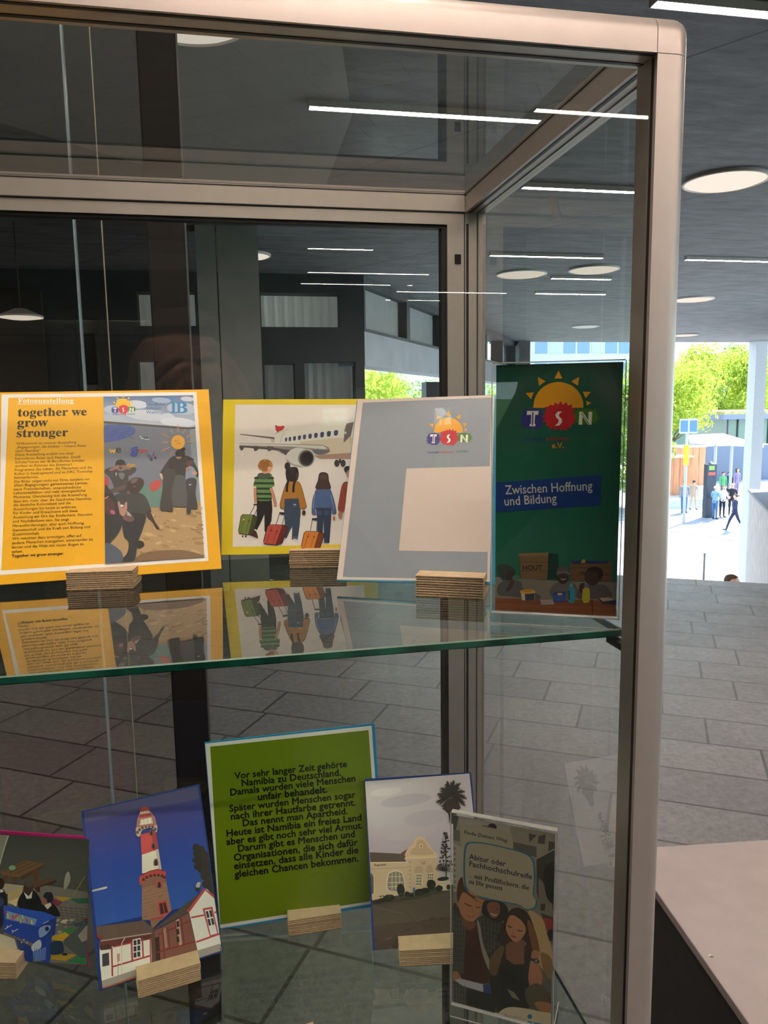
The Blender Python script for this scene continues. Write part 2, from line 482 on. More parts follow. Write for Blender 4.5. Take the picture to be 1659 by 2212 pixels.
# ------------------------------------------------------------------ upper storey that recedes along the open side (daylight under it)
A2, B2 = Vector((1.62, 9.2, 0)), Vector((7.06, 18.3, 0))
D2 = (B2 - A2).normalized(); N2 = Vector((-D2.y, D2.x, 0)); L2 = (B2 - A2).length


def side_box(mb, s0, s1, t0, t1, z0, z1, mi=0):
    c = [A2 + D2 * s0 + N2 * t0, A2 + D2 * s1 + N2 * t0, A2 + D2 * s1 + N2 * t1, A2 + D2 * s0 + N2 * t1]
    mb.prism([(p.x, p.y) for p in c], z0, z1, mi)


mb = MB(); side_box(mb, 0.02, L2, 0, 0.35, 0.50, 0.90); struct(mb.build('trim_2', PALE), 'pale fascia under the upper storey windows')
bay = L2 / 6
mb = MB(); side_box(mb, 0.02, L2, 0, 0.3, 1.44, CEIL); side_box(mb, 0.02, L2, 0, 0.3, 0.90, 0.94)
for k in range(7): side_box(mb, max(0.02, k * bay - 0.07), min(L2, k * bay + 0.07), 0, 0.3, 0.94, 1.44)
side_box(mb, 2 * bay, 3 * bay, 0.02, 0.28, 0.94, 1.44)
sw = struct(mb.build('wall_side', DARK), 'dark window band of the upper storey')
for k in (0, 1):
    mb = MB(); side_box(mb, k * bay + 0.09, (k + 1) * bay - 0.07, 0.13, 0.16, 0.94, 1.44); mb.build('blind', DIMC, sw)
for k in (3, 4, 5):
    mb = MB(); side_box(mb, k * bay + 0.07, (k + 1) * bay - 0.07, 0.13, 0.145, 0.94, 1.44); mb.build('pane', glass('window glass', (0.92, 0.95, 0.94), 1.8), sw)
q = atY(945, 830, 15.5)
struct(MB().box(q.x - 0.24, q.x + 0.2, 15.5, 15.9, PLAZA, 0.5).build('pillar_2', pmat('dark concrete pier', (0.05, 0.047, 0.05), 0.7)), 'dark pier below the pale fascia')
q = atY(1128, 760, 18.1)
struct(MB().box(q.x - 0.12, q.x + 0.17, 18.0, 18.28, PLAZA, CEIL).build('pillar_3', CONC))

# ------------------------------------------------------------------ right-hand side: parapet, window and white column at the open end
WOODC = pmat('board-marked pale concrete', (0.30, 0.27, 0.25), 0.8, var=0.3, scale=6, stretch=(6, 6, 0.6), bump=0.2)
p1, p2 = atZ(1616, 1057, -2.15), atZ(1668, 1111, -2.15)
dd = (p2 - p1).normalized(); nn = Vector((-dd.y, dd.x, 0))
if nn.x < 0: nn = -nn
p2 = p1 + dd * 6
def rwall(mb, s0, s1, t0, t1, z0, z1, mi=0):
    c = [p1 + dd * s0 + nn * t0, p1 + dd * s1 + nn * t0, p1 + dd * s1 + nn * t1, p1 + dd * s0 + nn * t1]
    mb.prism([(v.x, v.y) for v in c], z0, z1, mi)
mb = MB(); rwall(mb, 0, 6, 0.06, 0.5, PLAZA, -2.21, 0); rwall(mb, -0.05, 6, 0, 0.6, -2.21, -2.15, 1)
struct(mb.build('wall_stair', [WOODC, pmat('dark coping stone', (0.10, 0.105, 0.12), 0.6)]), 'pale board-marked parapet wall with dark coping')
mb = MB(); rwall(mb, 0.1, 6, 0.5, 0.62, -1.75, -1.15); struct(mb.build('trim_3', pmat('pale metal sill', (0.45, 0.46, 0.52), 0.4)), 'pale sill below the stair window')
mb = MB()
for s0, s1, z0, z1 in ((0.1, 6, -1.15, -1.05), (0.1, 6, 1.25, CEIL), (0.1, 0.25, -1.05, 1.25), (2.4, 2.55, -1.05, 1.25), (5.85, 6, -1.05, 1.25)): rwall(mb, s0, s1, 0.48, 0.6, z0, z1)
wn_ = struct(mb.build('window_5', pmat('grey window frame', (0.16, 0.16, 0.17), 0.5)))
mb = MB(); rwall(mb, 0.25, 5.85, 0.53, 0.55, -1.05, 1.25); mb.build('pane', glass('stair window glass', (0.45, 0.48, 0.52), 2.2), wn_)
q = atY(1624, 900, 18.0); q2 = atY(1641, 900, 18.0)
struct(MB().box(q.x, q2.x + 0.1, 17.95, 18.25, PLAZA, CEIL).build('pillar_4', pmat('pale grey column paint', (0.46, 0.49, 0.54), 0.6)), 'pale grey column at the open end')

# ------------------------------------------------------------------ stair down to the plaza
mb = MB(); nst = 25; rise = (FLOOR - PLAZA) / nst
for k in range(1, nst):
    a0 = E0 - TD * 2.2 + ND * (0.30 * (k - 1)); b0 = E0 + TD * 6.5 + ND * (0.30 * (k - 1))
    c = [a0, b0, b0 + ND * 0.31, a0 + ND * 0.31]
    mb.prism([(v.x, v.y) for v in c], PLAZA - 0.2, FLOOR - rise * k)
struct(mb.build('stairs', pmat('pale stair stone', (0.42, 0.42, 0.42), 0.8)), 'stone stair going down to the plaza')

# ------------------------------------------------------------------ steel post and glass partition behind the case
struct(MB().box(-0.1335, -0.0656, 1.5, 1.57, FLOOR, CEIL, bevel='all', r=0.003, seg=2).build('pillar_5', pmat('dark brown steel', (0.011, 0.009, 0.008), 0.7, var=0.1, spec=0.25)), 'slim dark steel post behind the display case')
part = struct(MB().box(-4.5, -0.2615, 1.515, 1.525, FLOOR, CEIL).box(-0.258, -0.1338, 1.515, 1.525, FLOOR, CEIL).build('window_6', glass('smoked partition glass', (0.93, 0.91, 0.89), 1.7)), 'smoked glass partition left of the steel post')
MB().box(-0.2612, -0.2583, 1.510, 1.527, FLOOR, CEIL).build('glass_edge', pmat('pale blue glass edge', (0.26, 0.36, 0.42), 0.3), part)  # pale tint stands in for light caught by the pane edge
MB().box(-0.2130, -0.2112, 1.512, 1.5148, FLOOR, CEIL).build('joint_tape', pmat('cream joint tape', (0.34, 0.31, 0.22), 0.5), part)

# ================================================================== lamps
LINE_M = emat('fluorescent light', LAMP_COLOR, LAMP_LINE)
DISC_M = emat('round lamp light', (1.0, 0.86, 0.74), LAMP_DISC)
HOUS = pmat('white lamp housing', (0.6, 0.58, 0.55), 0.5, var=0.05)


def line_lamp(x0, x1, y, label, group=None, slope=0.0):
    o = thing('linear_ceiling_lamp', label, 'lamp', ((x0 + x1) / 2, y, CEIL), -math.atan(slope), group)
    h = (x1 - x0) / 2
    MB().box(-h, h, -0.030, 0.030, -0.010, -0.0005).box(-h, h, -0.030, -0.025, -0.034, -0.010).box(-h, h, 0.025, 0.030, -0.034, -0.010) \
        .box(-h, -h + 0.006, -0.025, 0.025, -0.034, -0.010).box(h - 0.006, h, -0.025, 0.025, -0.034, -0.010).build('housing', HOUS, o)
    MB().box(-h + 0.007, h - 0.007, -0.024, 0.024, -0.031, -0.011).build('tube_cover', LINE_M, o)
    return o


for a in [
    (0.46, 1.74, 4.13, 'lit strip lamp seen through the glass top of the case'),
    (1.66, 3.4, 2.90, 'lit strip lamp at the top right corner above the case'),
    (2.09, 3.08, 5.34, 'lit strip lamp crossing behind the right glass side at the level of the round lamp'),
    (2.68, 3.93, 7.72, 'lit strip lamp just above the two round lamps behind the right glass side'),
    (4.87, 6.9, 7.68, 'lit strip lamp right of the case post, halfway up the ceiling'),
    (3.91, 4.70, 9.0, 'short lit strip lamp between the two round lamps behind the glass'),
    (4.21, 5.26, 10.22, 'faint far strip lamp below the two round lamps'),
]: line_lamp(*a)
for k, a in enumerate([(1.62, 2.62, -3.05), (0.80, 1.45, -6.67), (0.93, 2.35, -7.97), (2.25, 3.8, -9.3), (-0.3, 1.1, -1.25), (1.6, 3.0, -1.25), (4.6, 6.0, -1.25), (4.6, 6.0, -3.05), (4.8, 6.2, -5.9), (-0.75, 0.25, 0.30), (-0.3, 0.3, 0.05)]):  # after the mirrored ones: unseen lamps added to light case and hall
    line_lamp(*a, 'one of the strip lamps above or behind the photographer, some seen mirrored, some added for light', 'strip lamps behind the photographer')


for a in ((-4.6, -3.0, 2.6), (-4.9, -3.3, 4.6), (-5.4, -3.9, 6.4), (-6.0, -4.6, 8.2)):  # unseen lamps, added to brighten the ceiling on this side
    line_lamp(*a, 'added unseen strip lamp that brightens the left part of the ceiling', 'added strip lamps on the left')


def disc_lamp(x, y, r, label, lit=True):
    o = thing('round_ceiling_lamp', label, 'lamp', (x, y, CEIL))
    MB().lathe([(r, -0.0005), (r, -0.020), (r - 0.012, -0.024), (r - 0.016, -0.016)], n=48).build('rim', HOUS, o)
    MB().lathe([(r - 0.014, -0.014), (r * 0.8, -0.030), (r * 0.4, -0.036), (0.001, -0.038)], n=48).build('diffuser', DISC_M if lit else HOUS, o)
    return o


disc_lamp(3.487, 5.05, 0.285, 'large round lamp right of the case post, nearest of the round lamps')
disc_lamp(3.474, 8.86, 0.30, 'round lamp behind the right glass side, left one of the pair')
disc_lamp(4.205, 8.47, 0.29, 'round lamp behind the right glass side, right one of the pair')
disc_lamp(6.93, 10.68, 0.30, 'round lamp half hidden by the case post, second nearest on the right')
disc_lamp(7.07, 14.55, 0.27, 'unlit round lamp far back behind the right glass side', False)
disc_lamp(10.35, 16.25, 0.30, 'farthest round lamp, just right of the case post near the ceiling edge')
disc_lamp(-0.10, 3.32, 0.26, 'round lamp behind the steel post, only its edge shows under the top rail')
disc_lamp(atZ(584, 555, CEIL).x - 0.22, 8.12, 0.22, 'small round lamp cut off by the concrete pier')
# pendant seen through the smoked partition at the far left
_q = atY(45, 683, 7.0)
pl = thing('pendant_lamp', 'flat pendant lamp glowing behind the smoked glass at the far left', 'lamp', (_q.x, 7.0, CEIL))
MB().cyl((0, 0, _q.z - CEIL + 0.06), (0, 0, 0), 0.006, n=8).build('cord', pmat('black cable', (0.02, 0.02, 0.02), 0.5), pl)
MB().lathe([(0.175, _q.z - CEIL - 0.012), (0.176, _q.z - CEIL + 0.002), (0.05, _q.z - CEIL + 0.06), (0.001, _q.z - CEIL + 0.065)]).build('lamp_shade', HOUS, pl)
MB().lathe([(0.172, _q.z - CEIL - 0.012), (0.10, _q.z - CEIL - 0.024), (0.001, _q.z - CEIL - 0.028)]).build('diffuser', DISC_M, pl)

# ================================================================== the display case
ALU = pmat('champagne anodised aluminium', (0.50, 0.455, 0.41), 0.42, metal=0.72, var=0.03, scale=60, stretch=(1, 1, 1))
GASK = pmat('black rubber gasket', (0.008, 0.008, 0.009), 0.5)
CG = glass('case glass', (0.955, 0.970, 0.958), 1.5)
XO, XI, XL = 0.2916, 0.2675, -0.71           # outer right, inner right, outer left
Y0, Y1, Y2, Y3 = 0.460, 0.484, 0.854, 0.878  # front profile, back profile
ZR, ZT, ZB = 0.2135, 0.2370, -1.40           # underside and top of the top rails, top of the base
case = thing('display_case', 'tall glass display case with rounded champagne aluminium frame', 'display case', ((XO + XL) / 2, (Y0 + Y3) / 2, FLOOR))
CO = Vector(case.location)


def cpart(mb, name, mats, parent=None):
    o = mb.build(name, mats)
    o.parent = parent or case
    if parent is None: o.matrix_parent_inverse = Matrix.Translation(-CO)
    return o


G = 0.0004; RR = 0.011
for s, nm in ((1, 'right'), (-1, 'left')):
    xo = XO if s == 1 else XL; xi = XI if s == 1 else XL + 0.0241
    x0, x1 = min(xo, xi), max(xo, xi)
    # corner pieces
    for yo, ya, yb in ((-1, Y0, Y1), (1, Y2, Y3)):
        cpart(MB().box(x0, x1, ya, yb, ZR, ZT, bevel=[('x', yo, 1), ('y', s, 1), ('z', s, yo)], r=RR), 'corner_piece', ALU)
        post = cpart(MB().box(x0, x1, ya, yb, FLOOR + 0.002, ZR - G, bevel=[('z', s, yo)], r=RR), 'corner_post', ALU)
        # dark slots in the faces of the post
        mb = MB()
        if yo == -1:
            a = xi
            mb.box(a - 0.0004 if s == 1 else a, a if s == 1 else a + 0.0004, Y0 + 0.0035, Y0 + 0.0060, ZB, ZR - 0.001)
        else:
            i = -s
            mb.box(xi + s * 0.0012, xi + s * 0.0040, Y2 - 0.0004, Y2, ZB, ZR - 0.012)
            mb.box(xi + s * 0.0138, xi + s * 0.0152, Y2 - 0.0004, Y2, ZB, ZR - 0.001)
        cpart(mb, 'slot', GASK, post)
    # side rails
    rail = cpart(MB().box(x0, x1, Y1 + G, Y2 - G, ZR, ZT, bevel=[('y', s, 1)], r=RR), 'side_rail', ALU)
    mb = MB()
    mb.box(xi + s * 0.0038, xi + s * 0.0068, Y1, Y2, ZR - 0.0004, ZR)
    mb.box(xi + s * 0.0138, xi + s * 0.0150, Y1, Y2, ZR - 0.0004, ZR)
    mb.box(min(xi, xi - s * 0.0004), max(xi, xi - s * 0.0004), Y1, Y2, 0.2322, 0.2332)
    cpart(mb, 'slot', GASK, rail)
    # side glass
    cpart(MB().box(xo - s * 0.0098 - 0.002, xo - s * 0.0098 + 0.002, Y1 + 0.001, Y2 - 0.001, ZB, ZR - 0.0006), 'side_pane', CG)
XLi = XL + 0.0241
fr = cpart(MB().box(XLi + G, XI - G, Y0, Y1, ZR, ZT, bevel=[('x', -1, 1)], r=RR), 'front_rail', ALU)
mb = MB(); mb.box(XLi, XI, Y0 + 0.0026, Y0 + 0.0050, ZR - 0.0004, ZR).box(XLi, XI, 0.4762, 0.4792, ZR - 0.0004, ZR)
cpart(mb, 'slot', GASK, fr)
br = cpart(MB().box(XLi + G, XI - G, Y2, Y3, ZR, ZT, bevel=[('x', 1, 1)], r=RR), 'back_rail', ALU)
mb = MB(); mb.box(XLi, XI, Y2 - 0.0004, Y2, ZR, ZR + 0.0009).box(XLi, XI, Y2 - 0.0004, Y2, 0.2322, 0.2332)
cpart(mb, 'slot', GASK, br)
cpart(MB().box(XLi + 0.0005, XI - 0.0005, Y1 + 0.0005, Y2 - 0.0005, 0.2335, 0.2368), 'top_pane', glass('top glass', (0.955, 0.970, 0.958), 2.2))
cpart(MB().box(XLi + 0.0006, XI - 0.0006, Y0 + 0.0045, Y0 + 0.0085, ZB, ZR - 0.0006), 'front_pane', CG)
# framed glass door at the back
DX0, DX1, DZ0, DZ1 = XLi + 0.002, 0.2665, ZB + 0.004, ZR - 0.0012
door = cpart(MB().box(DX0, DX1, Y2 + 0.001, Y2 + 0.017, DZ1 - 0.0120, DZ1).box(DX0, DX1, Y2 + 0.001, Y2 + 0.017, DZ0, DZ0 + 0.0125)
             .box(DX0, DX0 + 0.0195, Y2 + 0.001, Y2 + 0.017, DZ0 + 0.0125, DZ1 - 0.0120).box(DX1 - 0.0195, DX1, Y2 + 0.001, Y2 + 0.017, DZ0 + 0.0125, DZ1 - 0.0120), 'back_door', ALU)
mb = MB()
za, zb_ = DZ0 + 0.0125, DZ1 - 0.0120
mb.box(DX1 - 0.0255, DX1 - 0.0195, Y2 + 0.004, Y2 + 0.0165, za, zb_).box(DX0 + 0.0195, DX0 + 0.0255, Y2 + 0.004, Y2 + 0.0165, za, zb_)
mb.box(DX0 + 0.0255, DX1 - 0.0255, Y2 + 0.004, Y2 + 0.0165, zb_ - 0.0035, zb_).box(DX0 + 0.0255, DX1 - 0.0255, Y2 + 0.004, Y2 + 0.0165, za, za + 0.004)
cpart(mb, 'seal', GASK, door)
cpart(MB().box(DX0 + 0.0256, DX1 - 0.0256, Y2 + 0.0080, Y2 + 0.0120, za + 0.004, zb_ - 0.0036), 'pane', CG, door)
cpart(MB().box(0.2555, 0.2625, Y2 - 0.0006, Y2 + 0.001, ZR - 0.0555, ZR - 0.045, bevel='all', r=0.0004, seg=1), 'hinge_pin', pmat('dark steel', (0.05, 0.05, 0.05), 0.3, metal=1), door)
cpart(MB().box(XLi, XI, Y0 + 0.003, Y3 - 0.003, FLOOR + 0.01, ZB), 'base', pmat('dark grey base panel', (0.06, 0.06, 0.06), 0.6))

# glass shelves (upper and lower) with dark green polished edges
ZS, ZL = -0.165, -0.525
SG = glass('shelf glass', (0.80, 0.885, 0.835), 1.75)
m_, n_, o_ = newmat('green glass edge')
_p = n_.nodes.new('ShaderNodeBsdfPrincipled'); _w = n_.nodes.new('ShaderNodeTexNoise'); _r3 = n_.nodes.new('ShaderNodeValToRGB'); _t = n_.nodes.new('ShaderNodeTexCoord'); _mm = n_.nodes.new('ShaderNodeMapping')
_mm.inputs['Scale'].default_value = (1, 1, 0.02); _w.inputs['Scale'].default_value = 22
_r3.color_ramp.elements[0].color = (0.002, 0.045, 0.028, 1); _r3.color_ramp.elements[1].color = (0.01, 0.13, 0.085, 1)
_r3.color_ramp.elements[0].position = 0.42; _r3.color_ramp.elements[1].position = 0.6
n_.links.new(_t.outputs['Object'], _mm.inputs[0]); n_.links.new(_mm.outputs[0], _w.inputs[0]); n_.links.new(_w.outputs[0], _r3.inputs[0]); n_.links.new(_r3.outputs[0], _p.inputs['Base Color'])
_p.inputs['Roughness'].default_value = 0.12; n_.links.new(_p.outputs[0], o_.inputs[0])
EDGE = m_; LIP = pmat('pale green glass edge with painted glint', (0.22, 0.36, 0.27), 0.35, var=0.05)  # LIP's paler green paints the light its chamfer catches


def glass_shelf(z, label):
    x0, x1, y0, y1, t, c = XLi - 0.010, 0.2785, 0.5025, 0.848, 0.006, 0.0009
    o = MB().box(x0, x1, y0 + c, y1, z - t, z).build('glass_shelf', SG, loc=((x0 + x1) / 2, (y0 + y1) / 2, z - t))
    tag(o, label, 'shelf')
    lc = Vector(o.location)
    mb = MB(); mb.add([(x0, y0, z - c), (x1, y0, z - c), (x1, y0, z - t + c), (x0, y0, z - t + c), (x0, y0 + c, z - t), (x1, y0 + c, z - t), (x0, y0 + c, z), (x1, y0 + c, z)],
                      [[0, 1, 2, 3], [3, 2, 5, 4]], 0)
    mb.add([(x0, y0, z - c), (x1, y0, z - c), (x1, y0 + c, z), (x0, y0 + c, z)], [[0, 1, 2, 3]], 1)
    mb.add([(x1 + 0.0003, y0 + c, z - t), (x1 + 0.0003, y1, z - t), (x1 + 0.0003, y1, z - c), (x1 + 0.0003, y0 + c, z - c)], [[0, 1, 2, 3]], 0)
    e = mb.build('polished_edge', [EDGE, LIP], o); e.matrix_parent_inverse = Matrix.Translation(-lc)
    return o


glass_shelf(ZS, 'upper glass shelf with a dark green polished front edge')
glass_shelf(ZL, 'lower glass shelf carrying the lighthouse card and the green text board')
for z in (ZS - 0.006, ZL - 0.006):
    for s in (1, -1):
        xi = XI if s == 1 else XLi
        a, b = (xi - 0.004, xi + 0.009) if s == 1 else (xi - 0.009, xi + 0.004)
        cpart(MB().box(a, b, Y2 - 0.018, Y2 - 0.0005, z - 0.006, z - 0.0002, bevel='all', r=0.001, seg=2), 'shelf_bracket', pmat('dark steel', (0.05, 0.05, 0.05), 0.3, metal=1))
        a, b = (xi + 0.0005, xi + 0.009) if s == 1 else (xi - 0.009, xi - 0.0005)
        cpart(MB().box(a, b, Y1 + 0.0005, Y1 + 0.024, z - 0.005, z - 0.0002, bevel='all', r=0.001, seg=2), 'shelf_bracket', pmat('dark steel', (0.05, 0.05, 0.05), 0.3, metal=1))

# strip of clear sticky tape on the right glass
tx_ = XO - 0.0098 - 0.0022
pts = [atX(*q, tx_) for q in ((1181, 428), (1202, 424), (1213, 470), (1195, 478))]
mb = MB(); mb.add(pts + [p + Vector((-0.0002, 0, 0)) for p in pts], [[0, 1, 2, 3], [4, 5, 6, 7], [0, 1, 5, 4], [1, 2, 6, 5], [2, 3, 7, 6], [3, 0, 4, 7]])
tag(mb.build('sticky_tape', glass('sticky tape film', (0.86, 0.86, 0.86), 2.6, 0.25), loc=tuple(pts[3])), 'small scrap of clear tape stuck to the right glass side', 'tape')

# ================================================================== kraft board blocks that hold the cards
KL = pmat('kraft board liner', (0.66, 0.49, 0.30), 0.85, var=0.08, scale=120)
KF = pmat('kraft board flute', (0.40, 0.27, 0.155), 0.9, var=0.35, scale=400)  # darker brown paints the shade inside the recessed flutes


def kraft_block(px, py, z, yaw, w, h, fr, label, dtot=0.036, layers=9, seed=1, lead=0.0):
    """px, py: front left foot. The card's plane (frame fr) cuts a leaning slot across the block."""
    rnd = random.Random(seed)
    dep = Vector((-math.sin(yaw), math.cos(yaw), 0)); al = Vector((math.cos(yaw), math.sin(yaw), 0))
    base = Vector((px, py, z))
    P, u, v, n = fr
    def cut(x, zz, b=None):                      # depth at which the card's face crosses height zz at width x
        o_ = base + al * x + Vector((0, 0, zz))
        return (P - o_).dot(n) / dep.dot(n)
    short = 0.0062 - min(cut(0, 0), cut(w, 0), cut(0, h), cut(w, h))
    if short > 0: base = base - dep * short
    dtot = max(dtot, max(cut(0, h), cut(w, h)) + 0.010)
    o = thing('kraft_board_block', label, 'card holder', tuple(base), yaw)
    gap, eps = 0.0036, 0.0004
    zfloor = P.z - z - 0.0012                    # the slot stops just below the card's foot
    for nm in ('front_stack', 'back_stack'):
        mb = MB()
        for k in range(layers):
            za, zb2 = h * k / layers, h * (k + 1) / layers
            zm = za + (zb2 - za) * 0.66
            j = rnd.uniform(-0.0003, 0.0003)
            for z0_, z1_, ins, mi in ((za, zm, 0.0006, 1), (zm, zb2, 0.0, 0)):
                x0_, x1_ = ins + j, w - ins + j
                low = z1_ < zfloor               # solid layers below the slot: both halves meet
                def sl(x, zz): return cut(x, zz) - eps + (gap * 0.5 if low else 0)
                g2 = 0.00005 if low else gap
                if nm == 'front_stack':
                    v_ = [(x0_, ins + j, z0_), (x1_, ins + j, z0_), (x1_, sl(x1_, z0_), z0_), (x0_, sl(x0_, z0_), z0_),
                          (x0_, ins + j, z1_), (x1_, ins + j, z1_), (x1_, sl(x1_, z1_), z1_), (x0_, sl(x0_, z1_), z1_)]
                else:
                    e_ = dtot - ins + j
                    v_ = [(x0_, sl(x0_, z0_) + g2, z0_), (x1_, sl(x1_, z0_) + g2, z0_), (x1_, e_, z0_), (x0_, e_, z0_),
                          (x0_, sl(x0_, z1_) + g2, z1_), (x1_, sl(x1_, z1_) + g2, z1_), (x1_, e_, z1_), (x0_, e_, z1_)]
                mb.add(v_, [[0, 3, 2, 1], [4, 5, 6, 7], [0, 1, 5, 4], [1, 2, 6, 5], [2, 3, 7, 6], [3, 0, 4, 7]], mi)
        mb.build(nm, [KL, KF], o)
    return o

# ================================================================== printed cards
def to_serif(s):
    return ''.join(chr(0x1D400 + ord(c) - 65) if 'A' <= c <= 'Z' else chr(0x1D41A + ord(c) - 97) if 'a' <= c <= 'z' else c for c in s)


_text_cache = {}


def glyphs(s, bold):
    k = (s, bold)
    if k not in _text_cache:
        c = bpy.data.curves.new('lettering', 'FONT'); c.body = s; c.resolution_u = 2; c.offset = bold
        o = bpy.data.objects.new('lettering', c); COL.objects.link(o)
        dg = bpy.context.evaluated_depsgraph_get()
        me = bpy.data.meshes.new_from_object(o.evaluated_get(dg))
        v = [tuple(p.co) for p in me.vertices]; f = [tuple(p.vertices) for p in me.polygons]
        bpy.data.objects.remove(o); bpy.data.curves.remove(c); bpy.data.meshes.remove(me)
        _text_cache[k] = (v, f)
    return _text_cache[k]


def smooth_closed(p, n=4):
    out_ = []
    N = len(p)
    for i in range(N):
        p0, p1, p2, p3 = p[i - 1], p[i], p[(i + 1) % N], p[(i + 2) % N]
        for k in range(n):
            t = k / n
            out_.append(tuple(0.5 * (2 * p1[j] + (p2[j] - p0[j]) * t + (2 * p0[j] - 5 * p1[j] + 4 * p2[j] - p3[j]) * t * t + (3 * p1[j] - p0[j] - 3 * p2[j] + p3[j]) * t ** 3) for j in (0, 1)))
    return out_


def clip_poly(p, q):
    """clip polygon p to the convex quad q"""
    area = sum(q[i][0] * q[(i + 1) % len(q)][1] - q[(i + 1) % len(q)][0] * q[i][1] for i in range(len(q)))
    sgn = 1 if area > 0 else -1
    for i in range(len(q)):
        a, b = q[i], q[(i + 1) % len(q)]
        side = lambda c: sgn * ((b[0] - a[0]) * (c[1] - a[1]) - (b[1] - a[1]) * (c[0] - a[0]))
        o_ = []
        for k in range(len(p)):
            c, d = p[k], p[(k + 1) % len(p)]
            sc, sd = side(c), side(d)
            if sc >= 0: o_.append(c)
            if sc * sd < 0:
                t = sc / (sc - sd); o_.append((c[0] + (d[0] - c[0]) * t, c[1] + (d[1] - c[1]) * t))
        p = o_
        if len(p) < 3: return []
    return p


class Art:
    """flat printed artwork on a real card: outlines are given in photo-crop pixels and laid on to the card's plane"""
    def __init__(self, frame, crop, gain=1.0, off=0.0001):
        self.P, self.u, self.v, self.n = frame
        self.x0, self.y0, self.s = crop
        self.gain = gain; self.off = off; self.V = []; self.F = []; self.C = []; self.clip = None

    def loc(self, x, y):
        d = ray(self.x0 + x / self.s, self.y0 + y / self.s)
        H = d * (self.P.dot(self.n) / d.dot(self.n)) - self.P
        return (H.dot(self.u), H.dot(self.v))

    def col(self, c, g=None):
        if isinstance(c, str): c = lin(c)
        g = self.gain if g is None else g
        gs = g if isinstance(g, (tuple, list)) else (g,) * 3
        return tuple(min(0.92, v * k) for v, k in zip(c, gs)) + (1.0,)

    def _emit(self, pts, faces, cols):
        b = len(self.V)
        self.V += [(a, c, self.off) for a, c in pts]
        for f, cc in zip(faces, cols):
            self.F.append(tuple(b + i for i in f)); self.C.append(cc)

    def poly(self, pts, c, g=None, sm=False):
        if sm: pts = smooth_closed(pts)
        if self.clip: pts = clip_poly(pts, self.clip)
        if len(pts) < 3: return self
        lp = [self.loc(*p) for p in pts]
        tri = geometry.tessellate_polygon([[Vector((a, b, 0)) for a, b in lp]])
        cc = self.col(c, g)
        self._emit(lp, tri, [[cc] * 3] * len(tri)); self.off += 8e-6
        return self

    def blob(self, pts, c, g=None): return self.poly(pts, c, g, True)

    def ell(self, cx, cy, rx, ry, c, rot=0.0, g=None, n=24, a0=0, a1=360):
        cr, sr = math.cos(R(rot)), math.sin(R(rot)); p = []
        full = a1 - a0 >= 360
        for k in range(n + (0 if full else 1)):
            a = R(a0 + (a1 - a0) * k / n); x, y = rx * math.cos(a), ry * math.sin(a)
            p.append((cx + x * cr - y * sr, cy + x * sr + y * cr))
        return self.poly(p, c, g)

    def line(self, pts, w, c, g=None):
        L, Rr = [], []
        for i, p in enumerate(pts):
            a = pts[max(0, i - 1)]; b = pts[min(len(pts) - 1, i + 1)]
            dx, dy = b[0] - a[0], b[1] - a[1]; l = math.hypot(dx, dy) or 1
            L.append((p[0] - dy / l * w / 2, p[1] + dx / l * w / 2)); Rr.append((p[0] + dy / l * w / 2, p[1] - dx / l * w / 2))
        return self.poly(L + Rr[::-1], c, g)

    def grad(self, q, ct, cb, g=None):
        """quad TL, TR, BR, BL running from one printed colour to another"""
        lp = [self.loc(*p) for p in q]; a, b = self.col(ct, g), self.col(cb, g)
        self._emit(lp, [(0, 1, 2, 3)], [[a, a, b, b]]); self.off += 8e-6
        return self

    def specks(self, region, n, cols, r0, r1, seed=0, flat=0.5, g=None):
        rnd = random.Random(seed)
        xs_ = [p[0] for p in region]; ys_ = [p[1] for p in region]
        save, self.clip = self.clip, region
        o0 = self.off
        for _ in range(n):
            x, y = rnd.uniform(min(xs_), max(xs_)), rnd.uniform(min(ys_), max(ys_)); r = rnd.uniform(r0, r1)
            self.ell(x, y, r, r * flat * rnd.uniform(0.7, 1.3), rnd.choice(cols), rnd.uniform(-20, 20), g, n=9)
            self.off = o0 + 8e-6 * (1 + _ % 6)
        self.off = o0 + 8e-6 * 8; self.clip = save
        return self

    def text(self, s, p0, p1, c, bold=0.0, h=None, g=None, strike=0.0):
        """baseline from p0 to p1 (crop pixels); optional cap height h in crop pixels"""
        serif = any(ord(ch) > 0x1D3FF for ch in s)
        if not serif: strike, bold = bold, 0.0       # plain letters are thickened by a second, slightly shifted pass
        v, f = glyphs(s, bold)
        x0, x1 = min(p[0] for p in v), max(p[0] for p in v)
        A_, B_ = Vector(self.loc(*p0)), Vector(self.loc(*p1))
        ex = (B_ - A_) / (x1 - x0); ey = Vector((-ex.y, ex.x))
        if h is not None:
            top = Vector(self.loc(p0[0], p0[1] - h)) - A_
            ey = ey.normalized() * top.length / 0.728
        cc = self.col(c, g)
        pts = [tuple(A_ + ex * (p[0] - x0) + ey * p[1]) for p in v]
        self._emit(pts, f, [[cc] * len(k) for k in f])
        self.off += 8e-6
        if strike:                                # second pass, shifted a little along the line: heavier type
            for kx, ky in ((1.6, 0.0), (0.8, 0.9), (0.8, -0.9)):
                sh = ex * (strike * kx) + ey * (strike * ky)
                self._emit([(a + sh.x, b + sh.y) for a, b in pts], f, [[cc] * len(k) for k in f]); self.off += 2e-6
        return self

    def build(self, name, parent):
        me = bpy.data.meshes.new(name); me.from_pydata(self.V, [], self.F); me.materials.append(inkmat())
        at = me.color_attributes.new('ink', 'FLOAT_COLOR', 'CORNER')
        flat = [x for f in self.C for c in f for x in c]
        at.data.foreach_set('color', flat)
        o = bpy.data.objects.new(name, me); COL.objects.link(o); o.parent = parent
        return o


